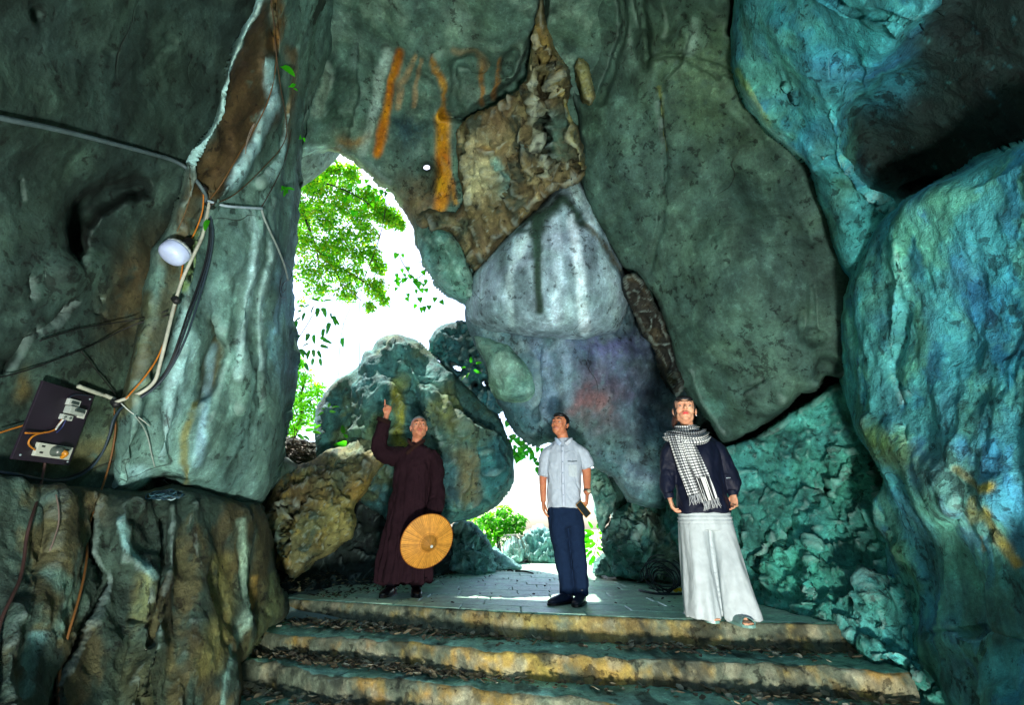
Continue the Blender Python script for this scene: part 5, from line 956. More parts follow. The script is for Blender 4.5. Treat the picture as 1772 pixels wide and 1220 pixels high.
# ---- the woman
def woman():
    t = empty('person', (1.50, 3.75, 0), 'woman in a navy blouse, checked scarf and wide white trousers looking up', 'person', 'visitors on the landing')
    hc, HM, s = (-.058, -.03, 1.532), headM(-16, 9, 4), 1.13
    B = head_parts(hc, HM, s, .93, ns=.82)
    B += [tube([(-.02, .02, 1.28), (-.035, .01, 1.38), (-.05, .0, 1.5)], [(.056, .056), (.05, .052), (.05, .055)]),
          rings([(0, .03, .7, .15, .11), (0, .03, 1.0, .13, .1), (-.01, .03, 1.2, .15, .1), (-.02, .03, 1.3, .1, .07), (-.02, .03, 1.35, .055, .05)]),
          tube([(-.16, .03, 1.27), (-.24, .04, 1.04), (-.268, -.02, .84)], [.045, .036, .024]), tube([(.14, .03, 1.27), (.255, .04, 1.03), (.235, -.02, .865)], [.045, .036, .024]),
          tube([(-.08, .02, .8), (-.09, .02, .4), (-.09, .04, .06), (-.09, -.02, .035), (-.09, -.12, .03)], [.08, .05, .034, (.036, .03), (.03, .016)]), tube([(.08, .02, .8), (.06, -.05, .4), (.045, -.12, .06), (.05, -.17, .035), (.058, -.27, .028)], [.08, .05, .034, (.036, .03), (.03, .016)])]
    for fx, fy, a in ((-.09, -.13, -.1), (.058, -.285, .12)):
        for i in range(5):
            o = (i-2)*.0135; B.append(tube([(fx+o*.8, fy+.02, .03), (fx+o+a*.02, fy-.022+abs(i-1)*.005, .026), (fx+o*1.05+a*.03, fy-.04+abs(i-1)*.006, .022)], [.009, .0085 if i != 1 else .009, .007], seg=8, k=3))
    B += hand_parts((-.268, -.02, .84), (.12, -.15, -1), (.9, -.3, 0), -1, curl=(30, 35, 28), s=.95)
    B += hand_parts((.235, -.02, .865), (-.1, -.15, -1), (-.9, -.3, 0), 1, curl=(25, 32, 26), s=.95)
    clay('body', B, .0043, 2, M_SKIN, t, col=skincol(hc, HM, s, 'd8a482', 'c01c30', flush='c88468'))
    face_extras(t, hc, HM, s, browr=.0019, brow='2a1c16')
    c = Vector(hc)
    H = [ell(tuple(c+HM @ Vector((0, .03, .045))), (.09, .092, .082), HM), ell(tuple(c+HM @ Vector((0, -.05, .078))), (.07, .042, .032), HM), ell(tuple(c+HM @ Vector((0, .06, -.02))), (.075, .055, .07), HM), ell(tuple(c+HM @ Vector((.073, .005, .035))), (.016, .045, .052), HM), ell(tuple(c+HM @ Vector((-.073, .008, .015))), (.018, .045, .07), HM),
         tube([tuple(c+HM @ Vector((-.06, .08, -.02))), tuple(c+HM @ Vector((-.085, .07, -.09))), tuple(c+HM @ Vector((-.08, .05, -.16)))], [.035, .022, .008])]
    clay('hair', H, .005, 1, M_HAIR, t, disp=lambda co, no: .002*fbm(co, .02, 2, 1.), col=lambda co, no: np.where((co[:, 2] < 1.5)[:, None], hexc('3a2216'), hexc('0e0b0c')))
    for sx in (1,):
        V, F = ell(tuple(c+HM @ Vector((sx*.089, .005, -.042))), (.004, .004, .006)); link('earring', mesh('earring', V, F, M_LEATHER, cols=np.ones((len(V), 3))*hexc('d8e0e0')), t)
    # blouse
    R = [rings([(0, .02, .722, .205, .155), (0, .02, .8, .2, .15), (0, .02, .98, .188, .14), (-.01, .02, 1.15, .195, .14), (-.015, .025, 1.26, .19, .115), (-.02, .03, 1.325, .13, .085), (-.03, .03, 1.37, .065, .06)], seg=60),
         tube([(-.1, .03, 1.27), (-.19, .035, 1.2), (-.235, .035, 1.04), (-.262, .01, .92), (-.268, -.015, .85)], [(.075, .08), (.075, .075), (.066, .066), (.056, .058), (.034, .035)], seg=20), tube([(.08, .03, 1.27), (.17, .035, 1.21), (.235, .035, 1.06), (.25, .01, .95), (.238, -.015, .87)], [(.08, .08), (.085, .08), (.082, .075), (.074, .07), (.036, .036)], seg=20)]
    bl = clay('blouse', R, .0065, 1, M_SATIN, t, disp=lambda co, no: .008*(soft(co*np.array([1, 1, .8]), .16, 2.))+.010*fbm(co*np.array([1.3, 1, .3]), .13, 2, 18.), col=cc('0b1226'))
    for x0 in ((-.268, -.015, .85), (.237, -.015, .872)):
        V, F = tube([(x0[0]-.003, x0[1], x0[2]+.02), (x0[0], x0[1]-.003, x0[2]-.018)], [.036, .034], seg=20, cap=False); o = link('cuff', mesh('cuff', V, F, M_SATIN, cols=np.ones((len(V), 3))*hexc('0d1528')), bl); o.modifiers.new('th', 'SOLIDIFY').thickness = .004
    V, F = tube([(.155, -.125, .975), (.19, -.12, .978)], [.004, .003], seg=8); link('brooch', mesh('brooch', V, F, M_LEATHER, cols=np.ones((len(V), 3))*hexc('9fb0b8')), bl)
    # trousers
    Q = [rings([(0, .02, .6, .19, .14), (0, .02, .72, .195, .145), (0, .02, .82, .17, .12)], seg=50),
         rings([(-.122, .0, .022, .122, .16), (-.12, .0, .1, .120, .156), (-.112, .01, .3, .112, .145), (-.105, .02, .5, .106, .135), (-.09, .02, .7, .108, .125)], seg=50), rings([(.116, -.09, .028, .124, .16), (.114, -.085, .1, .122, .156), (.106, -.04, .3, .115, .145), (.1, .0, .5, .108, .135), (.088, .02, .7, .11, .125)], seg=50)]
    def dq(co, no):
        z = co[:, 2]; k = np.clip((.78-z)/.5, 0, 1); P = co*np.array([1, 1, .12])
        g = np.where(z > .6, .004*np.sin(z*230)*np.clip((z-.62)*14, 0, 1), 0)
        return k*.030*fbm(co*np.array([1, 1, .05]), .10, 2, 7.)+g
    clay('trousers', Q, .0065, 1, M_SATIN, t, disp=dq, col=cc('aab6b8'))
    # sandals
    for fx, fy, yw in ((-.09, -.03, -6), (.052, -.19, 8)):
        M = Matrix.Rotation(math.radians(yw), 3, 'Z')
        def T(p): v = M @ Vector(p); return (fx+v.x, fy+v.y, v.z)
        pts = [(-.035, .1), (-.04, .03), (-.046, -.05), (-.045, -.1), (-.025, -.135), (.0, -.142), (.03, -.13), (.046, -.09), (.046, -.04), (.04, .03), (.035, .1), (0, .12)]; n = len(pts)
        V = [T((a, b, 0.001)) for a, b in pts]+[T((a*1.02, b, .018)) for a, b in pts]; F = [(i, (i+1) % n, n+(i+1) % n, n+i) for i in range(n)]+[tuple(range(n))[::-1], tuple(range(n, 2*n))]
        so_ = link('sandal', mesh('sandal', V, F, M_LEATHER, smooth=False, cols=np.ones((2*n, 3))*hexc('6f9a90')), t)
        V = []; m = 13; L = 12
        for i in range(L):
            for j in range(m):
                a = math.pi*j/(m-1); w = .047-.001*i; yy = -.075+i*.012+.05*abs(math.cos(a))*(-1 if i == 0 else -.4)*(.6); V.append(T((w*math.cos(a), yy, .016+(.036+.0022*i)*math.sin(a)+(.0015 if (i+j) % 2 else 0))))
        F = [(i*m+j, i*m+j+1, (i+1)*m+j+1, (i+1)*m+j) for i in range(L-1) for j in range(m-1)]
        o = link('strap', mesh('strap', V, F, M_LEATHER, cols=np.ones((len(V), 3))*hexc('58807a')), so_); o.modifiers.new('th', 'SOLIDIFY').thickness = .004
    V, F = tube([(.228, -.062, .775), (.229, -.064, .771)], [.0105, .0105], seg=14, cap=False); o = link('ring', mesh('ring', V, F, M_LEATHER, cols=np.ones((len(V), 3))*hexc('c0b080')), t); o.modifiers.new('th', 'SOLIDIFY').thickness = .002
    # scarf: checked cloth from a two dimensional pattern in metres
    m, nt, b = newmat('checked_scarf'); L = nt.links.new
    uv = N(nt, 'ShaderNodeUVMap'); sp = N(nt, 'ShaderNodeSeparateXYZ'); L(uv.outputs[0], sp.inputs[0])
    def stripe(out, per):
        a = N(nt, 'ShaderNodeMath', operation='MULTIPLY'); a.inputs[1].default_value = 1/per; L(out, a.inputs[0])
        f = N(nt, 'ShaderNodeMath', operation='FRACT'); L(a.outputs[0], f.inputs[0]); g = N(nt, 'ShaderNodeMath', operation='GREATER_THAN'); g.inputs[1].default_value = .5; L(f.outputs[0], g.inputs[0]); return g
    sx, sy_ = stripe(sp.outputs[0], .021), stripe(sp.outputs[1], .021)
    far = N(nt, 'ShaderNodeMath', operation='GREATER_THAN'); far.inputs[1].default_value = 10.0; L(sp.outputs[1], far.inputs[0])   # the striped end
    mxy = N(nt, 'ShaderNodeMixRGB'); L(far.outputs[0], mxy.inputs[0]); L(sy_.outputs[0], mxy.inputs[1]); L(sx.outputs[0], mxy.inputs[2])
    ad = N(nt, 'ShaderNodeMath', operation='ADD'); L(sx.outputs[0], ad.inputs[0]); L(mxy.outputs[0], ad.inputs[1])
    mr = N(nt, 'ShaderNodeValToRGB'); mr.color_ramp.elements[0].color = (.008, .011, .016, 1); mr.color_ramp.elements[1].color = (.74, .78, .76, 1); e = mr.color_ramp.elements.new(.5); e.color = (.17, .19, .2, 1)
    h = N(nt, 'ShaderNodeMath', operation='MULTIPLY'); h.inputs[1].default_value = .5; L(ad.outputs[0], h.inputs[0]); L(h.outputs[0], mr.inputs[0]); L(mr.outputs[0], b.inputs['Base Color']); b.inputs['Roughness'].default_value = .9
    def cloth(name, cen, wid, outv, par, v0=0.0, nu=26, depth=.012, seed=0, k=8):
        """strip along a path: cen points, half width vectors, drape ripples; uv in metres"""
        Q = cr([list(a)+list(w_)+list(o_) for a, w_, o_ in zip(cen, wid, outv)], k); n = len(Q)
        ln = np.concatenate([[0], np.cumsum(np.linalg.norm(np.diff(Q[:, :3], axis=0), axis=1))])
        V = []; U = []
        for i in range(n):
            c_, w_, o_ = Q[i, :3], Q[i, 3:6], Q[i, 6:9]; W_ = np.linalg.norm(w_)
            for j in range(nu+1):
                a = j/nu*2-1; rp = depth*math.sin(a*9+seed+ln[i]*3)*.6+depth*.5*math.sin(a*17+seed*2-ln[i]*5)
                V.append(c_+w_*a+o_*(rp-.25*a*a*W_)); U.append((a*W_*1.25+1, ln[i]+v0))
        F = [(i*(nu+1)+j, i*(nu+1)+j+1, (i+1)*(nu+1)+j+1, (i+1)*(nu+1)+j) for i in range(n-1) for j in range(nu)]
        me = mesh(name, V, F, m); ul = me.uv_layers.new(name='UVMap')
        for lp in me.loops: ul.data[lp.index].uv = U[lp.vertex_index]
        o = link(name, me, par); s_ = o.modifiers.new('th', 'SOLIDIFY'); s_.thickness = .004
        return o
    ring_c = []; ring_w = []; ring_o = []
    for i in range(13):
        a = math.radians(-100+i*30.0); rx, ry = .108, .098; ring_c.append((-.045+rx*math.cos(a), .015+ry*math.sin(a), 1.375+.018*math.sin(a))); ring_w.append((.012*math.cos(a), .012*math.sin(a), -.045)); ring_o.append((math.cos(a), math.sin(a), .2))
    sc_ = cloth('scarf', ring_c, ring_w, ring_o, t, depth=.012)
    cloth('scarf_fold', [(.105, .02, 1.35), (.085, -.08, 1.325), (.0, -.155, 1.285), (-.1, -.165, 1.275), (-.2, -.115, 1.30), (-.245, -.02, 1.325)], [(.0, -.0, -.04), (.01, -.02, -.045), (.01, -.02, -.05), (0, -.02, -.05), (-.02, -.02, -.05), (-.02, 0, -.04)], [(1, -.3, .3), (.6, -.9, .3), (.1, -1, .2), (-.1, -1, .2), (-.6, -.8, .2), (-1, -.2, .2)], sc_, v0=.3, depth=.014, seed=2)
    cloth('scarf_tail', [(-.20, -.13, 1.31), (-.195, -.165, 1.2), (-.165, -.175, 1.05), (-.14, -.185, .95), (-.115, -.19, .85)], [(.055, -.005, 0), (.055, 0, 0), (.06, 0, 0.01), (.062, 0, .01), (.064, 0, .015)], [(-.1, -1, 0)]*5, sc_, v0=.5, depth=.012, seed=1)
    cloth('scarf_tail', [(-.12, -.165, 1.27), (-.105, -.19, 1.18), (-.075, -.197, 1.05), (-.055, -.2, .975)], [(.05, -.005, 0), (.052, 0, 0), (.055, 0, 0.01), (.058, 0, .01)], [(.05, -1, 0)]*4, sc_, v0=.8, depth=.012, seed=3)
    cloth('scarf_tail', [(-.055, -.2, .975), (-.04, -.205, .9), (-.022, -.205, .81)], [(.058, 0, .01), (.06, 0, 0.012), (.062, 0, .015)], [(.05, -1, 0)]*3, sc_, v0=20., depth=.014, seed=3)
    fr = []; r_ = random.Random(3)
    for cx, cz in ((-.115, .85), (-.022, .81)):
        for i in range(24):
            a = (i/23*2-1)*.062; x = cx+a; z = cz+a*.24; fr.append(tube([(x, -.195, z), (x+r_.uniform(-.008, .008), -.2+r_.uniform(-.01, .005), z-.03), (x+r_.uniform(-.015, .015), -.197, z-.055-r_.random()*.015)], [.0028, .0022, .0016], seg=5, k=2))
    V, F = joinvf(fr); o = link('fringe', mesh('fringe', V, F, M_CLOTH, cols=np.ones((len(V), 3))*hexc('a8aeb0')), sc_); o['kind'] = 'stuff'
woman()
# ------------------------------------------------------------------ standing off the rock
bpy.context.view_layer.update()
_DG = bpy.context.evaluated_depsgraph_get()
def surf(px, py, off=0.03):
    dx, dy, dz = ray(px, py); d = Vector((float(dx), float(dy), float(dz))).normalized(); o = Vector((0, 0, CAMH))
    hit, loc, nor, idx, ob, mw = S.ray_cast(_DG, o, d)
    if not hit: return o+d*4
    if nor.dot(d) > 0: nor = -nor
    return loc+(nor*0.6-d*0.4)*off
def C1(hx, n): return np.ones((n, 3))*hexc(hx)
M_CABLE = colmat('cable_sheath', .55, .35, bumpsc=60, bumpd=.0008, var=.2, sc=20)
M_PLASTIC = colmat('plastic', .35, .5, var=.06)
def cable(name, pts, r, col, off=.03, label=None, cat=None, parent=None, group=None, seg=8, k=4, ends=None, rib=False, mat=None):
    P = [surf(p[0], p[1], p[2] if len(p) > 2 else off) if not isinstance(p, Vector) else p for p in pts]
    # keep a taut line from following every bump
    Q = [P[0]]+[(P[i-1]+P[i]*2+P[i+1])/4 for i in range(1, len(P)-1)]+[P[-1]]
    rr = [r]*len(Q)
    if rib:
        D = cr([tuple(q) for q in Q], 30); V, F = tube([tuple(q) for q in D], [r*(1+(.12 if i % 2 else -.06)) for i in range(len(D))], seg=seg, k=1)
    else: V, F = tube([tuple(q) for q in Q], rr, seg=seg, k=k)
    o = link(name, mesh(name, V, F, mat or M_CABLE, cols=C1(col, len(V))), parent)
    if label: tag(o, label, cat or 'cable', group)
    return o
cable('conduit', [(-60,185),(0,198),(60,210),(120,225),(190,244),(250,260),(292,272),(318,285),(330,305),(342,326),(352,342),(362,352)], .011, '4f6468', .055, 'grey ribbed conduit crossing the dark left wall to the pillar', 'conduit', rib=True)
cable('conduit', [(362,350),(380,354),(405,357),(428,361),(446,362)], .009, '8fa8b4', .06, 'short shiny grey conduit running right across the pillar face', 'conduit')
cable('conduit', [(445,363),(452,378),(462,400),(474,430),(488,462),(492,484)], .008, '7d8f8c', .05, 'straight grey conduit slanting down the pillar towards the opening', 'conduit')
cable('conduit', [(360,348),(356,375),(348,410),(338,445),(326,490),(314,525),(306,560),(297,600),(284,635),(264,665),(240,686),(214,697)], .0098, 'a3aa9c', .06, 'thick pale conduit hanging down the pillar above the switch board', 'conduit')
cable('conduit', [(212,697),(195,692),(172,684),(150,677),(128,668)], .0115, '9aa394', .045, 'short pale conduit ending above the switch board', 'conduit')
for i, (ox, c) in enumerate(((6, '0d1316'), (10, '18242c'), (14, '22343e'))):
    cable('cable', [(362+ox*.3,352),(358+ox,400),(346+ox,445),(333+ox,495),(316+ox*.9,545),(307+ox*.8,590),(294+ox*.6,635),(270+ox*.3,672),(240,690+ox*.3),(214,700),(200-ox*.6,722),(190-ox*.5,752),(176-ox*.3,786),(150,810+ox*.5),(112,826+ox*.5),(70,830+ox*.4),(30,822+ox*.4),(-30,808+ox*.4)], .006, c, .035+.006*i,
          ['innermost black cable of the bundle hugging the pale conduit down to the ledge', 'middle blue black cable of the bundle looping under the switch board', 'outermost slate cable of the bundle bulging furthest over the pillar'][i], 'cable', group='bundled cables on the left wall')
TIE = {(316,520): 'black tape band half way down the pale hanging conduit', (213,698): 'black tape knot where the cables meet beside the switch board', (357,352): 'black tape at the top joint where the conduits meet', (343,326): 'small tie on the ribbed conduit just above the joint'}
for q in ((316,520), (213,698), (357,352), (343,326)):
    p = surf(*q, .055); V, F = tube([tuple(p+Vector((-.012, 0, .012))), tuple(p+Vector((.012, 0, -.012)))], [.022, .022], seg=12); 
    tag(link('cable_tie', mesh('cable_tie', V, F, M_CABLE, cols=C1('14181a', len(V)))), TIE[q], 'tape', 'tape wraps on the cables')
cable('orange_wire', [(343,325),(346,342),(342,362),(338,395),(330,425),(318,455),(308,480),(303,510),(293,545),(278,590),(262,625),(246,655),(228,690)], .0045, 'a8681c', .05, 'thin orange wire twisting down beside the pale conduit', 'wire')
cable('black_wire', [(286,538),(262,548),(225,556),(180,560),(130,568),(95,578),(62,590)], .0035, '0e1212', .03, 'black wire running left from the conduit to the pitted hollows', 'wire')
cable('black_wire', [(288,545),(250,556),(205,572),(165,592),(135,607),(100,618),(60,635),(25,645),(-20,655)], .0035, '0e1212', .03, 'lower black wire sagging left across the dark wall', 'wire')
cable('black_wire', [(135,607),(152,630),(175,658),(200,690)], .003, '101412', .03, 'short black wire slanting down to the cable bundle', 'wire')
cable('white_wire', [(216,698),(228,712),(240,724),(256,737)], .003, 'aebcb4', .03, 'short stiff white wire end poking out below the bundle', 'wire')
cable('white_wire', [(234,720),(244,735),(256,756),(264,785),(269,812),(275,828),(290,838)], .0035, '7f918a', .03, 'pale wire hanging down to the ledge with the coil', 'wire')
cable('orange_wire', [(-20,750),(10,741),(35,733),(62,729),(78,724)], .004, 'a8681c', .05, 'orange wire entering the switch board from the frame edge', 'wire')
cable('brown_cord', [(69,775,.07),(66,800,.06),(63,830),(58,870),(45,900),(38,930),(34,975),(30,1010),(22,1040),(10,1070),(3,1110),(0,1160),(-4,1230)], .006, '33231f', .035, 'dark brown cord hanging from the socket down the ribbed rock', 'cord')
cable('brown_cord', [(205,704),(198,735),(190,775),(184,805),(174,840),(166,880),(160,915),(158,935),(148,965),(138,1005),(124,1050),(112,1100),(104,1160),(92,1235)], .005, '5e3f1c', .035, 'long brown orange cord hanging down the ribbed rock', 'cord')
cable('brown_cord', [(98,860),(103,885),(102,910),(95,935),(88,958)], .003, '5a5048', .03, 'short bare cord dangling on the ribbed rock', 'cord')
# dry creepers on the pillar
for i, pts in enumerate(([(462,-20),(470,40),(478,70),(476,110),(468,150),(455,190),(440,232),(422,262),(405,290),(385,330),(366,350)], [(470,60),(474,100),(480,150),(490,200),(498,235),(480,262),(455,285),(420,320),(395,345),(372,352)], [(500,222),(497,260),(480,300),(462,335),(448,362)], [(425,270),(422,245),(430,215),(442,206),(440,222),(425,262)], [(330,340),(318,372),(308,400)])):
    cable('creeper', pts, .0035 if i < 3 else .0025, ['5e4524', '4a3a28', '38302a', '8a8478', '5f4a2a'][i], .03, ['brown dry creeper following the middle of the pillar', 'thin creeper bowing towards the edge of the pillar', 'short dark creeper ending at the conduit joint', 'pale looped root on the brown face of the pillar', 'brown cord holding the lamp below the conduit'][i], ['creeper', 'creeper', 'creeper', 'root', 'cord'][i])
for pts, lb in (([(482,448),(495,455),(503,470),(500,490),(488,480),(480,495),(486,515),(490,500)], 'dark wire loop sticking out at the pillar edge above the sprig'), ([(483,480),(478,500),(482,520),(490,515)], 'small dark wire loop low on the pillar edge')):
    cable('black_wire', pts, .003, '10161a', .03, lb, 'wire')
# coil on the ledge
def coil(name, c, R, n, r, col, label, sq=.35, seed=1, cat='wire coil'):
    rr = random.Random(seed); t = empty(name, tuple(c), label, cat); parts = []
    for i in range(n):
        a0 = rr.uniform(0, 6.28); R1 = R*rr.uniform(.6, 1.1); ox, oy, oz = rr.uniform(-.3, .3)*R, rr.uniform(-.1, .1)*R, rr.uniform(0, .3)*R
        P = [(ox+R1*math.cos(a0+a), oy+R1*.5*math.sin(a0+a)+rr.uniform(-.01, .01), oz+R1*sq*(1+math.sin(a0+a))+rr.uniform(-.01, .01)) for a in np.linspace(0, 5.8, 12)]
        V, F = tube(P, [r]*len(P), seg=6, k=3); link('loop', mesh('loop', V, F, M_CABLE, cols=C1(col[i % len(col)], len(V))), t)
    return t
coil('wire_coil', surf(262, 872, .10), .085, 9, .0035, ['1d3c48', '2c5560', '142c38', '7fa0a4'], 'coil of thin blue black wire resting on the rock ledge below the pillar', sq=.22)
coil('cable_tangle', onfloor(1148, 1028)+Vector((0, 0, .02)), .17, 11, .0055, ['10181c', '162226', '1d3036'], 'tangle of black cables lying on the landing beside the white trousers', sq=.75, seed=5, cat='cable tangle')
p0 = [onfloor(1106, 1024), onfloor(1135, 1030), onfloor(1165, 1031), onfloor(1192, 1030)]
V, F = tube([tuple(p+Vector((0, 0, .012))) for p in p0], [.011]*4, seg=8); tag(link('power_cable', mesh('power_cable', V, F, M_CABLE, cols=C1('1a2a30', len(V)))), 'thick dark cable lying flat in front of the cable tangle', 'cable')
c = onfloor(1172, 1026); t = empty('plug', tuple(c), 'bright yellow plug lying at the end of the cable tangle', 'plug')
for dx, s in ((-.02, .024), (.025, .02)):
    V, F = ell((dx, -.02, .028), (s*1.2, s, s)); link('shell', mesh('shell', V, F, M_PLASTIC, cols=C1('d8b400', len(V))), t)
# ---- lamp
def lamp():
    p = surf(292, 436, .10); t = empty('lamp', tuple(p), 'unlit white dome bulb hanging on a black socket against the left wall', 'lamp')
    ax = Vector((-.22, -.38, -.9)).normalized(); q = ax.to_track_quat('Z', 'Y').to_matrix()
    def rev(name, prof, col, par, ribs=0, mat=M_PLASTIC, n=64):
        V = []
        for z, r in prof:
            for j in range(n):
                th = 2*math.pi*j/n; rr = r*(1-(.05 if ribs and (j % 4 < 2) else 0)); V.append(tuple(q @ Vector((rr*math.cos(th), rr*math.sin(th), z))))
        F = [(i*n+j, i*n+(j+1) % n, (i+1)*n+(j+1) % n, (i+1)*n+j) for i in range(len(prof)-1) for j in range(n)]
        return link(name, mesh(name, V, F, mat, cols=C1(col, len(V))), par)
    rev('diffuser', [(-.012,.001),(-.012,.076),(.0,.079),(.03,.078),(.05,.074),(.064,.064),(.072,.045),(.075,.02),(.076,.001)], 'b9cdf2', t)
    rev('heat_sink', [(-.062,.001),(-.062,.03),(-.055,.04),(-.035,.068),(-.02,.079),(-.012,.080),(-.012,.076)], '9aa8a8', t, ribs=1)
    rev('socket', [(-.13,.001),(-.13,.010),(-.125,.022),(-.115,.027),(-.085,.028),(-.08,.031),(-.062,.031),(-.062,.001)], '08090a', t, mat=M_CABLE)
lamp()
# ---- switch board
def board():
    cs = [surf(x, y, .03) for x, y in ((54, 660), (149, 683), (101, 806), (2, 792))]; c = sum(cs, Vector())/4
    u = ((cs[1]-cs[0])+(cs[2]-cs[3]))/2; v = ((cs[3]-cs[0])+(cs[2]-cs[1]))/2; n = u.cross(v).normalized()
    if n.dot(Vector((0, 0, CAMH))-c) < 0: n = -n
    c = c+n*.02; t = empty('switch_board', tuple(c), 'black board with a breaker and a white socket screwed to the left wall', 'switch board')
    M_B = colmat('board_black', .5, .4, bumpsc=20, var=.25, sc=8)
    def W(a, b, d=0): return (u*(a-.5)+v*(b-.5)+n*d)
    def plate(name, q, d0, d1, col, par, mat=M_PLASTIC):
        V = [tuple(W(a, b, d0)) for a, b in q]+[tuple(W(.5+(a-.5), b, d1)) for a, b in q]; k = len(q)
        F = [(i, (i+1) % k, k+(i+1) % k, k+i) for i in range(k)]+[tuple(range(k))[::-1], tuple(range(k, 2*k))]
        o = link(name, mesh(name, V, F, mat, smooth=False, cols=C1(col, 2*k)), par); bv = o.modifiers.new('b', 'BEVEL'); bv.width = .0015; bv.segments = 2; return o
    def R(a0, b0, a1, b1): return [(a0, b0), (a1, b0), (a1, b1), (a0, b1)]
    plate('panel', R(0, 0, 1, 1), 0, .012, '1a1420', t, M_B)
    b = plate('breaker', R(.50, .13, .72, .22), .012, .03, 'a6b2ac', t); plate('toggle', R(.54, .155, .68, .195), .03, .036, '2c3a38', b)
    b = plate('breaker', R(.52, .23, .80, .33), .012, .045, '93a09a', t); plate('toggle', R(.60, .25, .78, .29), .045, .055, '2b3836', b); plate('clip', R(.80, .22, .93, .35), .012, .02, 'b8c2ba', b); plate('slot', R(.83, .27, .9, .29), .02, .022, '141a1a', b)
    b = plate('terminal', R(.48, .35, .68, .42), .012, .03, 'a0aca6', t)
    for a in (.53, .63):
        V, F = ell(tuple(W(a, .385, .031)), (.006, .006, .006)); link('screw', mesh('screw', V, F, M_PLASTIC, cols=C1('3c4a48', len(V))), b)
    s = plate('socket_outlet', R(.27, .76, .90, .93), .012, .028, 'a9b2a6', t)
    for a, bb in ((.36, .80), (.36, .88), (.80, .80), (.80, .88)): plate('socket_hole', R(a-.03, bb-.012, a+.03, bb+.012), .028, .0295, '1c2020', s)
    V, F = tube([tuple(W(.58, .84, .028)), tuple(W(.58, .84, .06))], [.026, .024], seg=24); pl = link('plug', mesh('plug', V, F, M_PLASTIC, cols=C1('3e4a44', len(V))), t)
    V, F = tube([tuple(W(.60, .845, .055)), tuple(W(.62, .86, .075)), tuple(W(.62, .92, .06))], [.014, .012, .008], seg=12); link('plug_body', mesh('plug_body', V, F, M_PLASTIC, cols=C1('a06c18', len(V))), pl)
    for a, bb in ((.93, .06), (.94, .95), (.1, .94)):
        V, F = ell(tuple(W(a, bb, .013)), (.005, .005, .005)); link('screw', mesh('screw', V, F, M_PLASTIC, cols=C1('6d8084', len(V))), t)
    for pts, r, col in (([(.5, .42, .03), (.5, .5, .02), (.42, .58, .03), (.25, .64, .03), (-.05, .68, .04)], .004, 'a8681c'), ([(.56, .42, .03), (.58, .52, .02), (.52, .6, .02)], .003, '1c2a5a'), ([(.3, .62, .03), (.12, .7, .03), (.1, .8, .03), (.24, .86, .03)], .004, '9c661c'), ([(.86, .02, .02), (.6, .06, .02), (.5, .13, .02)], .004, '1a2230'), ([(.5, .42, .035), (.49, .5, .025), (.44, .57, .032)], .0042, 'b0b8b4')):
        V, F = tube([tuple(W(*p)) for p in pts], [r]*len(pts), seg=8); link('wire', mesh('wire', V, F, M_CABLE, cols=C1(col, len(V))), t)
board()

# ------------------------------------------------------------------ leaves
def leafmat(name, c, tr, rough=.45):
    m, nt, b = newmat(name); L = nt.links.new
    at = N(nt, 'ShaderNodeAttribute', attribute_name='Col'); b.inputs['Roughness'].default_value = rough; b.inputs['Specular IOR Level'].default_value = .4
    oi = N(nt, 'ShaderNodeObjectInfo'); r = N(nt, 'ShaderNodeMapRange'); r.inputs[3].default_value = .7; r.inputs[4].default_value = 1.3; L(oi.outputs['Random'], r.inputs[0])
    v = N(nt, 'ShaderNodeVectorMath', operation='SCALE'); L(at.outputs['Color'], v.inputs[0]); L(r.outputs[0], v.inputs['Scale']); L(v.outputs[0], b.inputs['Base Color'])
    t = N(nt, 'ShaderNodeBsdfTranslucent'); m2 = N(nt, 'ShaderNodeVectorMath', operation='MULTIPLY'); m2.inputs[1].default_value = (1.7, 2.1, .5); L(v.outputs[0], m2.inputs[0]); L(m2.outputs[0], t.inputs[0])
    mx = N(nt, 'ShaderNodeMixShader'); mx.inputs[0].default_value = tr; o = nt.nodes['Material Output']; L(b.outputs[0], mx.inputs[1]); L(t.outputs[0], mx.inputs[2]); L(mx.outputs[0], o.inputs[0])
    return m
M_LEAF = leafmat('leaf', 0, .62); M_DRY = colmat('dry_leaf', .7, .3, var=.3, sc=50)
LEAF = {'oval': [(0,.0),(.16,.05),(.22,.3),(.2,.6),(.1,.88),(0,1)], 'heart': [(0,.0),(.3,-.1),(.46,.12),(.38,.45),(.16,.8),(0,1)], 'small': [(0,0),(.25,.35),(.18,.75),(0,1)]}
def leafshape(kind, L, bend=.25, fold=.18):
    h = LEAF[kind]; V = [(0, y, -bend*y*y) for x, y in h]; n = len(h)
    V += [(x, y, -bend*y*y+fold*x) for x, y in h[1:-1]]+[(-x, y, -bend*y*y+fold*x) for x, y in h[1:-1]]
    V = [(x*L, y*L, z*L) for x, y, z in V]; F = []; m = n-2
    for s in (0, 1):
        a = n+s*m
        def q(i): return a+i-1
        fs = [(0, 1, q(1))]+[(i, i+1, q(i+1), q(i)) for i in range(1, m)]+[(m, m+1, q(m))]
        F += [f if s else f[::-1] for f in fs]
    return V, F
GREENS = ['62b01c', '78c420', '4f9a22', '94cc24', '3a8a2a', 'a8c430']
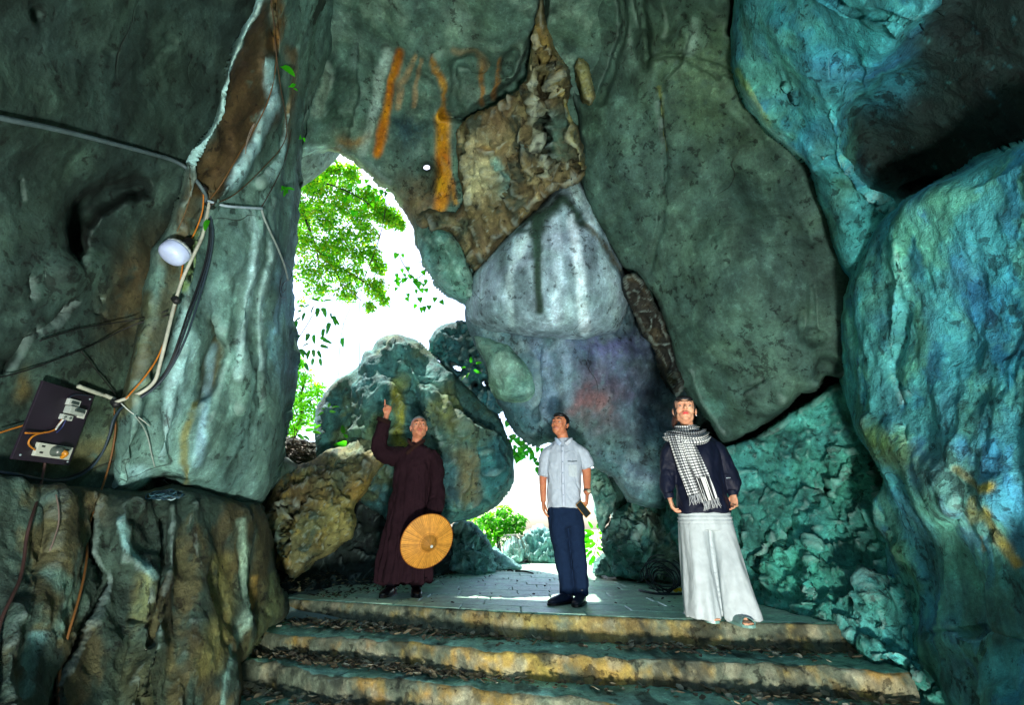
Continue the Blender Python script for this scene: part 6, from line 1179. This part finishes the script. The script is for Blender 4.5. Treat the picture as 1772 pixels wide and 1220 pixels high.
def cloud(clusters, n, size, kind, seed, greens=GREENS, ydep=None, droop=.4):
    """many leaf-sized faces spread through lumpy volumes; clusters = (px, py, radius px, y metres, weight)"""
    rr = np.random.default_rng(seed); V = []; F = []; C = []; w = np.array([c[4] if len(c) > 4 else c[2]**2 for c in clusters], float); w /= w.sum()
    bv, bf = leafshape(kind, 1.0); bv = np.array(bv); gc = [hexc(g) for g in greens]
    for i in rr.choice(len(clusters), n, p=w):
        c = clusters[i]; o = np.array(aty(c[0], c[1], c[3])); R = c[2]/FPX*c[3]*1.05
        d = rr.normal(size=3); d /= np.linalg.norm(d); p = o+d*R*rr.random()**.45*np.array([1, 1.2, .9])
        # break the volume into sprays
        if pn(np.array([p*1.0/(R*.45+.05)+seed]))[0] < -.2: continue
        a = rr.uniform(0, 2*math.pi); t = np.array([math.cos(a), math.sin(a), -droop+rr.normal()*.4]); t /= np.linalg.norm(t)
        u = rr.normal(size=3)*.5+np.array([0, -.2, 1]); x = np.cross(t, u); x /= np.linalg.norm(x); z = np.cross(x, t); s = size*rr.uniform(.6, 1.3)
        k = len(V)*1; base = len(V); V.extend(p+(bv[:, :1]*x+bv[:, 1:2]*t+bv[:, 2:]*z)*s); F.extend(tuple(j+base for j in f) for f in bf)
        g = gc[int(rr.integers(len(gc)))]*rr.uniform(.7, 1.35); C.extend([g]*len(bv))
    return np.array(V), F, np.array(C)
def leafball(name, parent, *a, **k):
    V, F, C = cloud(*a, **k); o = link(name, mesh(name, V, F, M_LEAF, cols=C), parent); return o
M_BARK = colmat('bark', .85, .2, bumpsc=40, bumpd=.004, var=.3, sc=12, aniso=(1, 1, .25))
def branch(name, pts, rad, parent, col='3c3428', seg=8):
    V, F = tube([tuple(p) for p in pts], rad, seg=seg, k=4); return link(name, mesh(name, V, F, M_BARK, cols=C1(col, len(V))), parent)
def tree(label, base, trunk, limbs, clusters, n, size, kind, seed, name='tree', greens=GREENS, cat='tree'):
    t = empty(name, base, label, cat); inv = Vector(base)
    branch('trunk', [Vector(p)-inv for p in trunk[0]], trunk[1], t)
    V = []; parts = [tube([tuple(Vector(p)-inv) for p in l[0]], l[1], seg=6, k=3) for l in limbs]
    if parts:
        V, F = joinvf(parts); link('branches', mesh('branches', V, F, M_BARK, cols=C1('33302a', len(V))), t)
    V, F, C = cloud(clusters, n, size, kind, seed, greens); link('crown', mesh('crown', V-np.array(base), F, M_LEAF, cols=C), t)
    return t
A = lambda x, y, d: aty(x, y, d)
# crown of the tree that hangs into the big opening; its trunk stands outside behind the pillar
cl = [(530,300,30,9,9),(560,300,26,9.4,8),(545,335,34,9,10),(520,370,28,9.2,7),(560,380,30,8.8,8),(600,300,20,9.4,4),(600,335,26,9.2,6),(640,335,16,9,2),(530,420,28,8.8,6),(565,425,18,9,3),(625,375,22,9,4),(655,365,20,9.2,5),(680,375,18,9.2,5),(692,388,10,9,2),(600,410,22,9,4),(570,460,30,8.8,6),(530,470,24,8.8,4),(620,440,20,9,3),(655,460,16,9,3),(610,475,24,9,5),(650,500,22,9,5),(600,505,20,8.9,3),(550,495,26,8.8,4),(640,530,10,9,1.2),(520,520,12,9,.5),(575,285,16,9.2,3),(665,520,10,9,1), (500,330,20,9.4,3), (505,400,20,9.2,3), (640,350,28,9.3,6), (668,372,24,9.2,5), (688,384,12,9.1,2), (612,300,18,9.4,4), (632,405,24,9,5), (590,360,26,9.1,6), (645,440,18,9,3), (585,430,26,8.9,5), (515,300,24,9.3,6)]
tr = Vector((-7.2, 10.6, -.05))
tree('bright green tree whose fine leafed crown hangs across the top of the big opening', tuple(tr), ([tr, tr+Vector((.2, 0, 2.5)), tr+Vector((.6, -.2, 5.5)), tr+Vector((1.2, -.4, 9))], [.28, .24, .18, .09]),
  [([A(500,300,9.8), A(530,380,9.2), A(548,430,9), A(575,455,8.9), A(610,475,8.9), A(650,500,8.9)], [.05,.04,.03,.025,.02,.008]), ([A(548,430,9), A(552,470,9), A(545,510,8.9)], [.02,.015,.006]), ([A(575,455,8.9), A(590,490,8.9), A(600,520,8.9)], [.016,.012,.005]), ([A(500,300,9.8), A(540,310,9.2), A(600,330,9), A(650,360,9)], [.04,.03,.02,.008]), ([A(700,310,9.2), A(640,350,9.1), A(600,390,9), A(560,420,9)], [.012,.014,.012,.006]), ([A(530,380,9.2), A(560,350,9.1), A(590,300,9.2)], [.02,.015,.006]), ([A(590,490,8.9), A(620,515,8.9), A(640,535,8.9)], [.01,.008,.004])],
  [(a, b, c*1.12, d, e) for a, b, c, d, e in cl], 30000, .085, 'small', 11, greens=GREENS+['a8a828', '98cc28', '78bc28'])
tr = Vector((-6.3, 11.5, -.05))
tree('light green young tree low in the big opening, left of the huge boulder', tuple(tr), ([tr, A(515,740,11.4), A(520,690,11.2), A(530,650,11)], [.07,.06,.04,.02]),
  [([A(520,700,11.2), A(545,690,11.1), A(560,680,11)], [.02,.015,.006]), ([A(515,720,11.2), A(500,680,11), A(505,640,11)], [.02,.015,.006])],
  [(512,625,16,11,4),(520,655,22,11,6),(505,690,20,11.2,5),(535,690,24,11,6),(550,672,14,11,2),(520,720,22,11.2,5),(545,715,18,11,3),(500,650,14,11,3),(560,700,10,11,1),(505,740,16,11,3)], 2600, .11, 'oval', 12, greens=['5a9a1a', '6fb01c', '4f8f20', '7ab828'])
tree('leafy green bush outside the lower opening, behind the pale rocks', tuple(aty(865,960,10.4)), ([aty(865,960,10.4), A(862,930,10.4), A(868,900,10.4)], [.05,.04,.02]), [([A(862,930,10.4), A(840,905,10.3)], [.02,.008]), ([A(862,930,10.4), A(895,905,10.3)], [.02,.008])],
  [(850,905,22,10.4,5),(875,900,22,10.5,5),(890,915,18,10.4,4),(862,930,20,10.3,4),(835,900,14,10.4,2),(900,900,10,10.4,1.5),(845,930,14,10.3,2),(870,885,14,10.5,1.5),(810,900,12,10.6,1)], 1500, .11, 'oval', 13, name='bush', greens=['4f9a22', '3f8a28', '6fae28'], cat='bush')
# big leaved plants: each leaf is a part
def leafme(kind, L, col, seed=0):
    V, F = leafshape(kind, L, bend=.3, fold=.25); return mesh('leaf', V, F, M_LEAF, cols=C1(col, len(V)))
def sprig(name, label, cat, stem, leaves, kind, L, cols, y, seed, group=None, r=.004, hang=.8, stemcol='3a3a24'):
    """stem pixels and leaf pixels at a depth y; leaves point mostly downwards"""
    rr = random.Random(seed); b = aty(stem[0][0], stem[0][1], y); t = empty(name, tuple(b), label, cat, group)
    pts = [aty(s[0], s[1], y+(s[2] if len(s) > 2 else 0))-b for s in stem]
    if len(pts) > 1: branch('stem', pts, [r]*(len(pts)-1)+[r*.5], t, stemcol, 6)
    mes = [leafme(kind, 1.0, c) for c in cols]
    for i, lf in enumerate(leaves):
        o = bpy.data.objects.new('leaf', mes[i % len(mes)]); COLL.objects.link(o); o.parent = t
        o.location = aty(lf[0], lf[1], y+rr.uniform(-.12, .12))-b
        a = rr.uniform(0, 6.28) if len(lf) < 3 else math.radians(lf[2]); d = Vector((math.cos(a)*(1-hang*.6), math.sin(a)*.35, -hang+rr.uniform(-.25, .3)))
        if len(lf) >= 3: d = Vector((math.cos(a), rr.uniform(-.3, .3), math.sin(a)))
        n = Vector((rr.uniform(-.5, .5), -1, rr.uniform(-.2, .9))); d.normalize(); x = d.cross(n).normalized(); z = x.cross(d)
        M = Matrix((x, d, z)).transposed().to_4x4(); s = L*rr.uniform(.75, 1.2); o.rotation_euler = M.to_euler(); o.scale = (s, s, s)
    return t
f5 = lambda L: [(480+a/2.905, 400+b/2.905)+tuple(r) for a, b, *r in L]
f6 = lambda L: [(480+a/3.935, 250+b/3.935)+tuple(r) for a, b, *r in L]
sprig('leafy_branch', 'branch with big dark green oval leaves hanging beside the pillar edge', 'branch', f5([(20,620,.1),(75,580),(150,470),(180,420),(235,390)]),
  f5([(160,372,200),(205,352,150),(232,352,20),(185,378,240),(235,385,280),(205,385,270),(225,385,300),(140,410,250),(118,437,200),(97,450,260),(122,400,180),(135,378,170),(270,410,270),(282,425,290),(290,440,300),(262,460,270),(262,480,250),(110,520,240),(105,540,230),(150,515,280),(185,520,270),(160,515,250),(215,535,340),(228,548,350),(215,575,350),(160,565,200),(120,600,300),(110,595,330),(180,595,280),(205,600,290),(165,600,240),(180,640,270),(215,640,280),(118,670,240),(100,600,250),(140,665,300),(235,490,260)]), 'oval', .115, ['2c6a3c', '1f5a38', '3a7a34', '2a6244'], 5.6, 3, r=.006)
sprig('hanging_leaf', 'single large green leaf hanging from a thin vine above the huge boulder', 'leaf', f5([(330,400),(332,480),(330,535)]), f5([(330,535,270)]), 'oval', .15, ['2f7a3a'], 5.8, 4, r=.002)
sprig('ivy_vine', 'bright green heart shaped ivy leaves dangling near the tongue of rock', 'vine', f5([(840,250),(760,200),(735,215),(690,240),(655,200),(625,150),(610,110)]),
  f5([(600,112,250),(628,115,290),(600,215),(592,245),(625,190),(655,180),(635,215),(605,255),(650,235),(625,250),(665,220),(690,250),(730,200),(695,240),(715,255),(700,295),(722,290),(745,245),(655,315),(648,335),(715,335),(697,370),(720,385),(742,380),(762,375),(795,335),(822,350),(640,240),(612,235),(680,225),(745,290),(790,200),(735,265),(600,285),(710,275)]), 'heart', .075, ['3f9a1c', '4faa1e', '358a22'], 5.7, 5, r=.006)
sprig('ivy_vine', 'ivy leaves hanging at the top right rim of the big opening', 'vine', f6([(760,300),(740,340),(700,380),(660,300),(560,250)]),
  f6([(560,245),(610,240),(630,280),(545,295),(550,320),(710,310),(675,350),(645,400),(585,405),(495,270),(485,350),(520,450),(700,350),(660,300),(745,330),(630,360),(600,410),(470,365),(530,455),(715,370),(680,370),(590,420),(750,300)]), 'heart', .085, ['3f9a1c', '5ab01e', '2f8a22'], 5.9, 6, r=.005)
sprig('ivy_vine', 'ivy leaves trailing down the crevice left of the man in the white shirt', 'vine', [(884,752), (890,775), (900,790), (925,785), (935,800), (938,830)],
  [(840+a/3.05, 680+b/3.05) for a, b in ((135,225),(155,222),(165,240),(140,250),(180,258),(160,280),(150,300),(185,290),(200,285),(215,275),(235,290),(170,315),(190,320),(175,340),(160,330),(210,310),(240,310),(250,330),(195,335),(150,320),(265,345),(270,365),(275,395),(285,400),(280,290),(295,295),(225,295),(120,150),(200,250))], 'heart', .095, ['2f8a3c', '3f9a2a', '277a3a'], 6.8, 7, r=.003)
sprig('leafy_plant', 'bright green broad leaved plant behind the man\'s trousers', 'plant', [(1022,985), (1028,960), (1034,935), (1036,915)],
  [(840+a/3.05, 680+b/3.05, c) for a, b, c in ((565,715,120),(590,715,60),(605,740,10),(575,745,160),(560,745,200),(600,765,340),(570,780,190),(610,780,0),(580,790,220),(555,800,200),(590,815,330),(565,835,210),(550,770,190),(605,800,350),(545,830,200),(575,860,240),(560,880,240),(585,840,320),(550,860,200),(545,790,170),(600,745,30),(615,760,20))], 'oval', .13, ['4fb01e', '3f9a22', '62c028'], 7.4, 8, r=.006)
sprig('small_fern', 'bright green seedling on the litter slope left of the huge boulder', 'plant', [(612,772), (612,745), (611,728)], [(600,765,200),(590,768,190),(602,757,150),(622,765,20),(628,762,10),(600,770,170),(618,757,60),(596,750,120),(632,757,30)], 'oval', .12, ['4fb42a', '46a030'], 5.9, 9, r=.008, stemcol='6f8a84')
sprig('small_plant', 'green leafy shoots on the litter slope beside the pillar edge', 'plant', [(508,765), (510,745), (506,730)], [(500,740,150),(512,738,60),(520,735,30),(528,745,10),(498,752,200),(515,752,330),(535,738,20),(540,748,0),(505,728,100),(525,755,340),(545,742,40),(494,730,120)], 'oval', .11, ['3f8a2a', '4f9a24', '2f6a34'], 6.0, 10, r=.005)
sprig('small_plant', 'small green sprig growing from the dark leaning rock', 'plant', [(812,642), (815,633), (822,628)], [(806,636,180),(815,628,90),(824,630,30),(820,640,330),(812,645,240),(826,642,340),(806,650,220)], 'oval', .09, ['3f9a2a', '2f8a2a'], 5.9, 14, r=.003)
sprig('small_plant', 'pale green sprout on the face of the huge boulder', 'plant', [(566,715), (568,708)], [(562,708,160),(568,705,80),(574,706,20),(570,712,0),(560,714,200)], 'oval', .08, ['4f9a4a'], 5.4, 15, r=.002)
def stuckleaf(px, py, L, ang, label, n=1, spread=10):
    p = surf(px, py, .03); t = empty('small_plant' if n > 1 else 'leaf', tuple(p), label, 'plant' if n > 1 else 'leaf'); rr = random.Random(int(px)); me = leafme('oval', 1.0, '3aa01c')
    for i in range(n):
        o = bpy.data.objects.new('leaf' if n > 1 else 'blade', me); COLL.objects.link(o); o.parent = t; a = math.radians(ang+(rr.uniform(-140, 140) if n > 1 else 0)); d = Vector((math.cos(a), -.2, math.sin(a))).normalized()
        x = d.cross(Vector((.2, -1, .2))).normalized(); z = x.cross(d); o.rotation_euler = Matrix((x, d, z)).transposed().to_euler(); s = L*rr.uniform(.8, 1.1); o.scale = (s, s, s)
        if n > 1: o.location = (rr.uniform(-1, 1)*spread*.004, 0, rr.uniform(-1, 1)*spread*.004)
stuckleaf(484, 112, .14, -38, 'single bright green leaf high on the pillar')
stuckleaf(357, 382, .09, -92, 'single green leaf hanging below the conduit joint')
stuckleaf(488, 326, .07, 0, 'tuft of small green leaves on the pillar beside the opening', 6, 10)
stuckleaf(500, 148, .05, 0, 'yellow green seedling high on the pillar below the single leaf', 4, 6)
stuckleaf(518, 238, .05, 0, 'tiny green seedling on the pillar above the arch of the opening', 4, 6)
for x, lb, pts in ((0, 'long thin vine hanging through the middle of the big opening', [(668,322),(664,380),(650,430),(635,470),(624,510),(621,560),(622,610),(621,645)]), (0, 'thin vine hanging left of the long one in the big opening', [(672,340),(655,420),(630,480),(612,520),(595,560),(588,600),(586,650)]), (0, 'short twig loop at the rock tongue beside the ivy', [(716,452),(735,455),(750,462),(762,468),(765,455)])):
    P = [aty(a, b, 5.9) for a, b in pts]; V, F = tube([tuple(p) for p in P], [.0045]*len(P), seg=6, k=4); tag(link('hanging_vine', mesh('hanging_vine', V, F, M_BARK, cols=C1('3a3428', len(V)))), lb, 'vine')

# ------------------------------------------------------------------ dead leaves and dirt
def litter(name, label, pts, size, seed, cols=('5a5646', '6e6650', '48463c', '7f7a62', '8d9282'), narrow=1.0):
    rr = np.random.default_rng(seed); V = []; F = []; C = []
    for p in pts:
        s = size*rr.uniform(.5, 1.4); a = rr.uniform(0, 6.28); tl = rr.normal(0, .45, 2); cu = rr.uniform(.1, .5)*s
        c, s_ = math.cos(a), math.sin(a); L = [(-.5, 0), (-.2, .3*narrow), (.2, .28*narrow), (.55, 0), (.2, -.28*narrow), (-.2, -.3*narrow), (-.15, 0), (.2, 0)]
        base = len(V)
        for i, (x, y) in enumerate(L):
            z = cu*(x*x*1.5+abs(y)*1.2) if i < 6 else cu*.1; z += x*s*tl[0]*.6+y*s*tl[1]*.6
            V.append((p[0]+(x*c-y*s_)*s, p[1]+(x*s_+y*c)*s, p[2]+max(0.002, z+.012*s/.05)))
        F += [tuple(base+i for i in f) for f in ((0, 6, 1), (1, 6, 7, 2), (2, 7, 3), (3, 7, 4), (4, 7, 6, 5), (5, 6, 0))]
        g = hexc(cols[int(rr.integers(len(cols)))])*rr.uniform(.6, 1.3); C += [g]*8
    o = link(name, mesh(name, V, F, M_DRY, cols=np.array(C))); o['kind'] = 'stuff'; o['label'] = label; return o
rr = np.random.default_rng(8)
def down(x, y, z=3.0):
    hit, loc, nor, idx, ob, mw = S.ray_cast(_DG, Vector((x, y, z)), Vector((0, 0, -1))); return loc if hit else None
bpy.context.view_layer.update(); _DG = bpy.context.evaluated_depsgraph_get()
P = []
for k in (1, 2, 3):
    n = 1600 if k < 3 else 600
    for i in range(n):
        x = rr.uniform(-2.1, 2.3); y0 = nosey(k, x); y1 = nosey(k-1, x)-.01
        left = np.exp(-((x+1.2)/.9)**2)+.35*np.exp(-((x-1.1)/.35)**2)*(k == 1)+.3*np.exp(-((x-1.6)/.5)**2)
        if rr.random() > left*1.1+.08: continue
        t = rr.beta(3.2, 1.3) if rr.random() < .8 else rr.uniform(.1, 1); P.append((x, y0+.04+(y1-y0-.05)*t, STEPZ[k]+.012*rr.random()+(.02*rr.random() if left > .6 else 0)))
litter('leaf_litter', 'dead leaves heaped along the back of the stair treads', P, .05, 21)
P = []
for i in range(900):
    x = rr.uniform(-2.0, 2.4); y = rr.uniform(4.0, 8.5); edge = (abs(x-.3)/2.2)**3
    if y < nosey(0, x)+.1 or rr.random() > .22+edge: continue
    P.append((x, y, .002))
litter('leaf_litter', 'scattered dead leaves on the landing', P, .035, 22, cols=('3a3630', '2a2824', '4a4236'))
P = []
for i in range(1500):
    x = rr.uniform(-2.3, -.2); y = rr.uniform(4.6, 7.6); e = -1.75+.30*(y-4.6)+fbm(np.array([[x, y, 0.]]), .4, 3, 3.)[0]*.25
    if x < e+.25 and y > nosey(0, x): P.append((x, y, .004+max(0, (e-x))*.12))
litter('leaf_litter', 'thick dead leaves piled along the left side of the landing', P, .04, 23, cols=('3a3a2e', '2c2c24', '55543e', '6a6a50'))
# litter slope behind the tilted slab
SL = tag(rock('ground', [(462,815), (468,775), (480,752), (500,757), (525,762), (550,768), (580,768), (612,772), (640,790), (620,850), (500,860)], [(470,770,'y',6.2), (490,760,'y',6.5), (600,772,'y',6.5), (620,850,'y',5.9), (500,850,'y',5.8)], edge=(8,.15), amp=(.04,.03), sc=(.3,.1), cols=['3a3c30','2c302a'], seed=41, back=(.6,.8), mat=M_ROUGH, step=3), kind='structure')
bpy.context.view_layer.update(); _DG = bpy.context.evaluated_depsgraph_get(); P = []
for i in range(1400):
    px, py = rr.uniform(478, 625), rr.uniform(752, 812); dx, dy, dz = ray(px, py); d = Vector((float(dx), float(dy), float(dz))).normalized()
    hit, loc, nor, idx, ob, mw = S.ray_cast(_DG, Vector((0, 0, CAMH)), d)
    if hit and ob == SL: P.append(tuple(loc+Vector((0, -.02, .005))))
litter('leaf_litter', 'brown leaf litter on the slope between the pillar and the huge boulder', P, .075, 24, cols=('5e5648', '3c362e', '7a7464', '8a8a7c', '2c2a26'), narrow=.45)
# dry roots over the rounded rock, sticks on the path
for k, (cx, cy_, n) in enumerate(((888, 936, 26),)):
    parts = []
    for i in range(n):
        a = rr.uniform(-1.3, 1.3); p = aty(cx, cy_-8, 8.85); parts.append(tube([tuple(p), tuple(p+Vector((math.sin(a)*.14, -.05, .02))), tuple(p+Vector((math.sin(a)*.28, -.1, -.1-rr.random()*.1))), tuple(p+Vector((math.sin(a)*.33, -.1, -.25-rr.random()*.2)))], [.007, .006, .004, .002], seg=5, k=3))
    V, F = joinvf(parts); o = link('dry_roots', mesh('dry_roots', V, F, M_BARK, cols=C1('9aa094', len(V)))); tag(o, 'pale dry roots draped over the rounded rock outside', 'roots')
for i, (a, b, c_, d_, lb) in enumerate(((892,990,923,994,'dark stick lying on the path behind the hat'), (878,989,888,990,'short dark stick on the path near the flat sloping rock'))):
    p, q = onfloor(a, b), onfloor(c_, d_); V, F = tube([tuple(p+Vector((0, 0, .012))), tuple((p+q)/2+Vector((0, .02, .02))), tuple(q+Vector((0, 0, .01)))], [.012, .014, .008], seg=7); tag(link('stick', mesh('stick', V, F, M_BARK, cols=C1('1c1c1a', len(V)))), lb, 'stick')
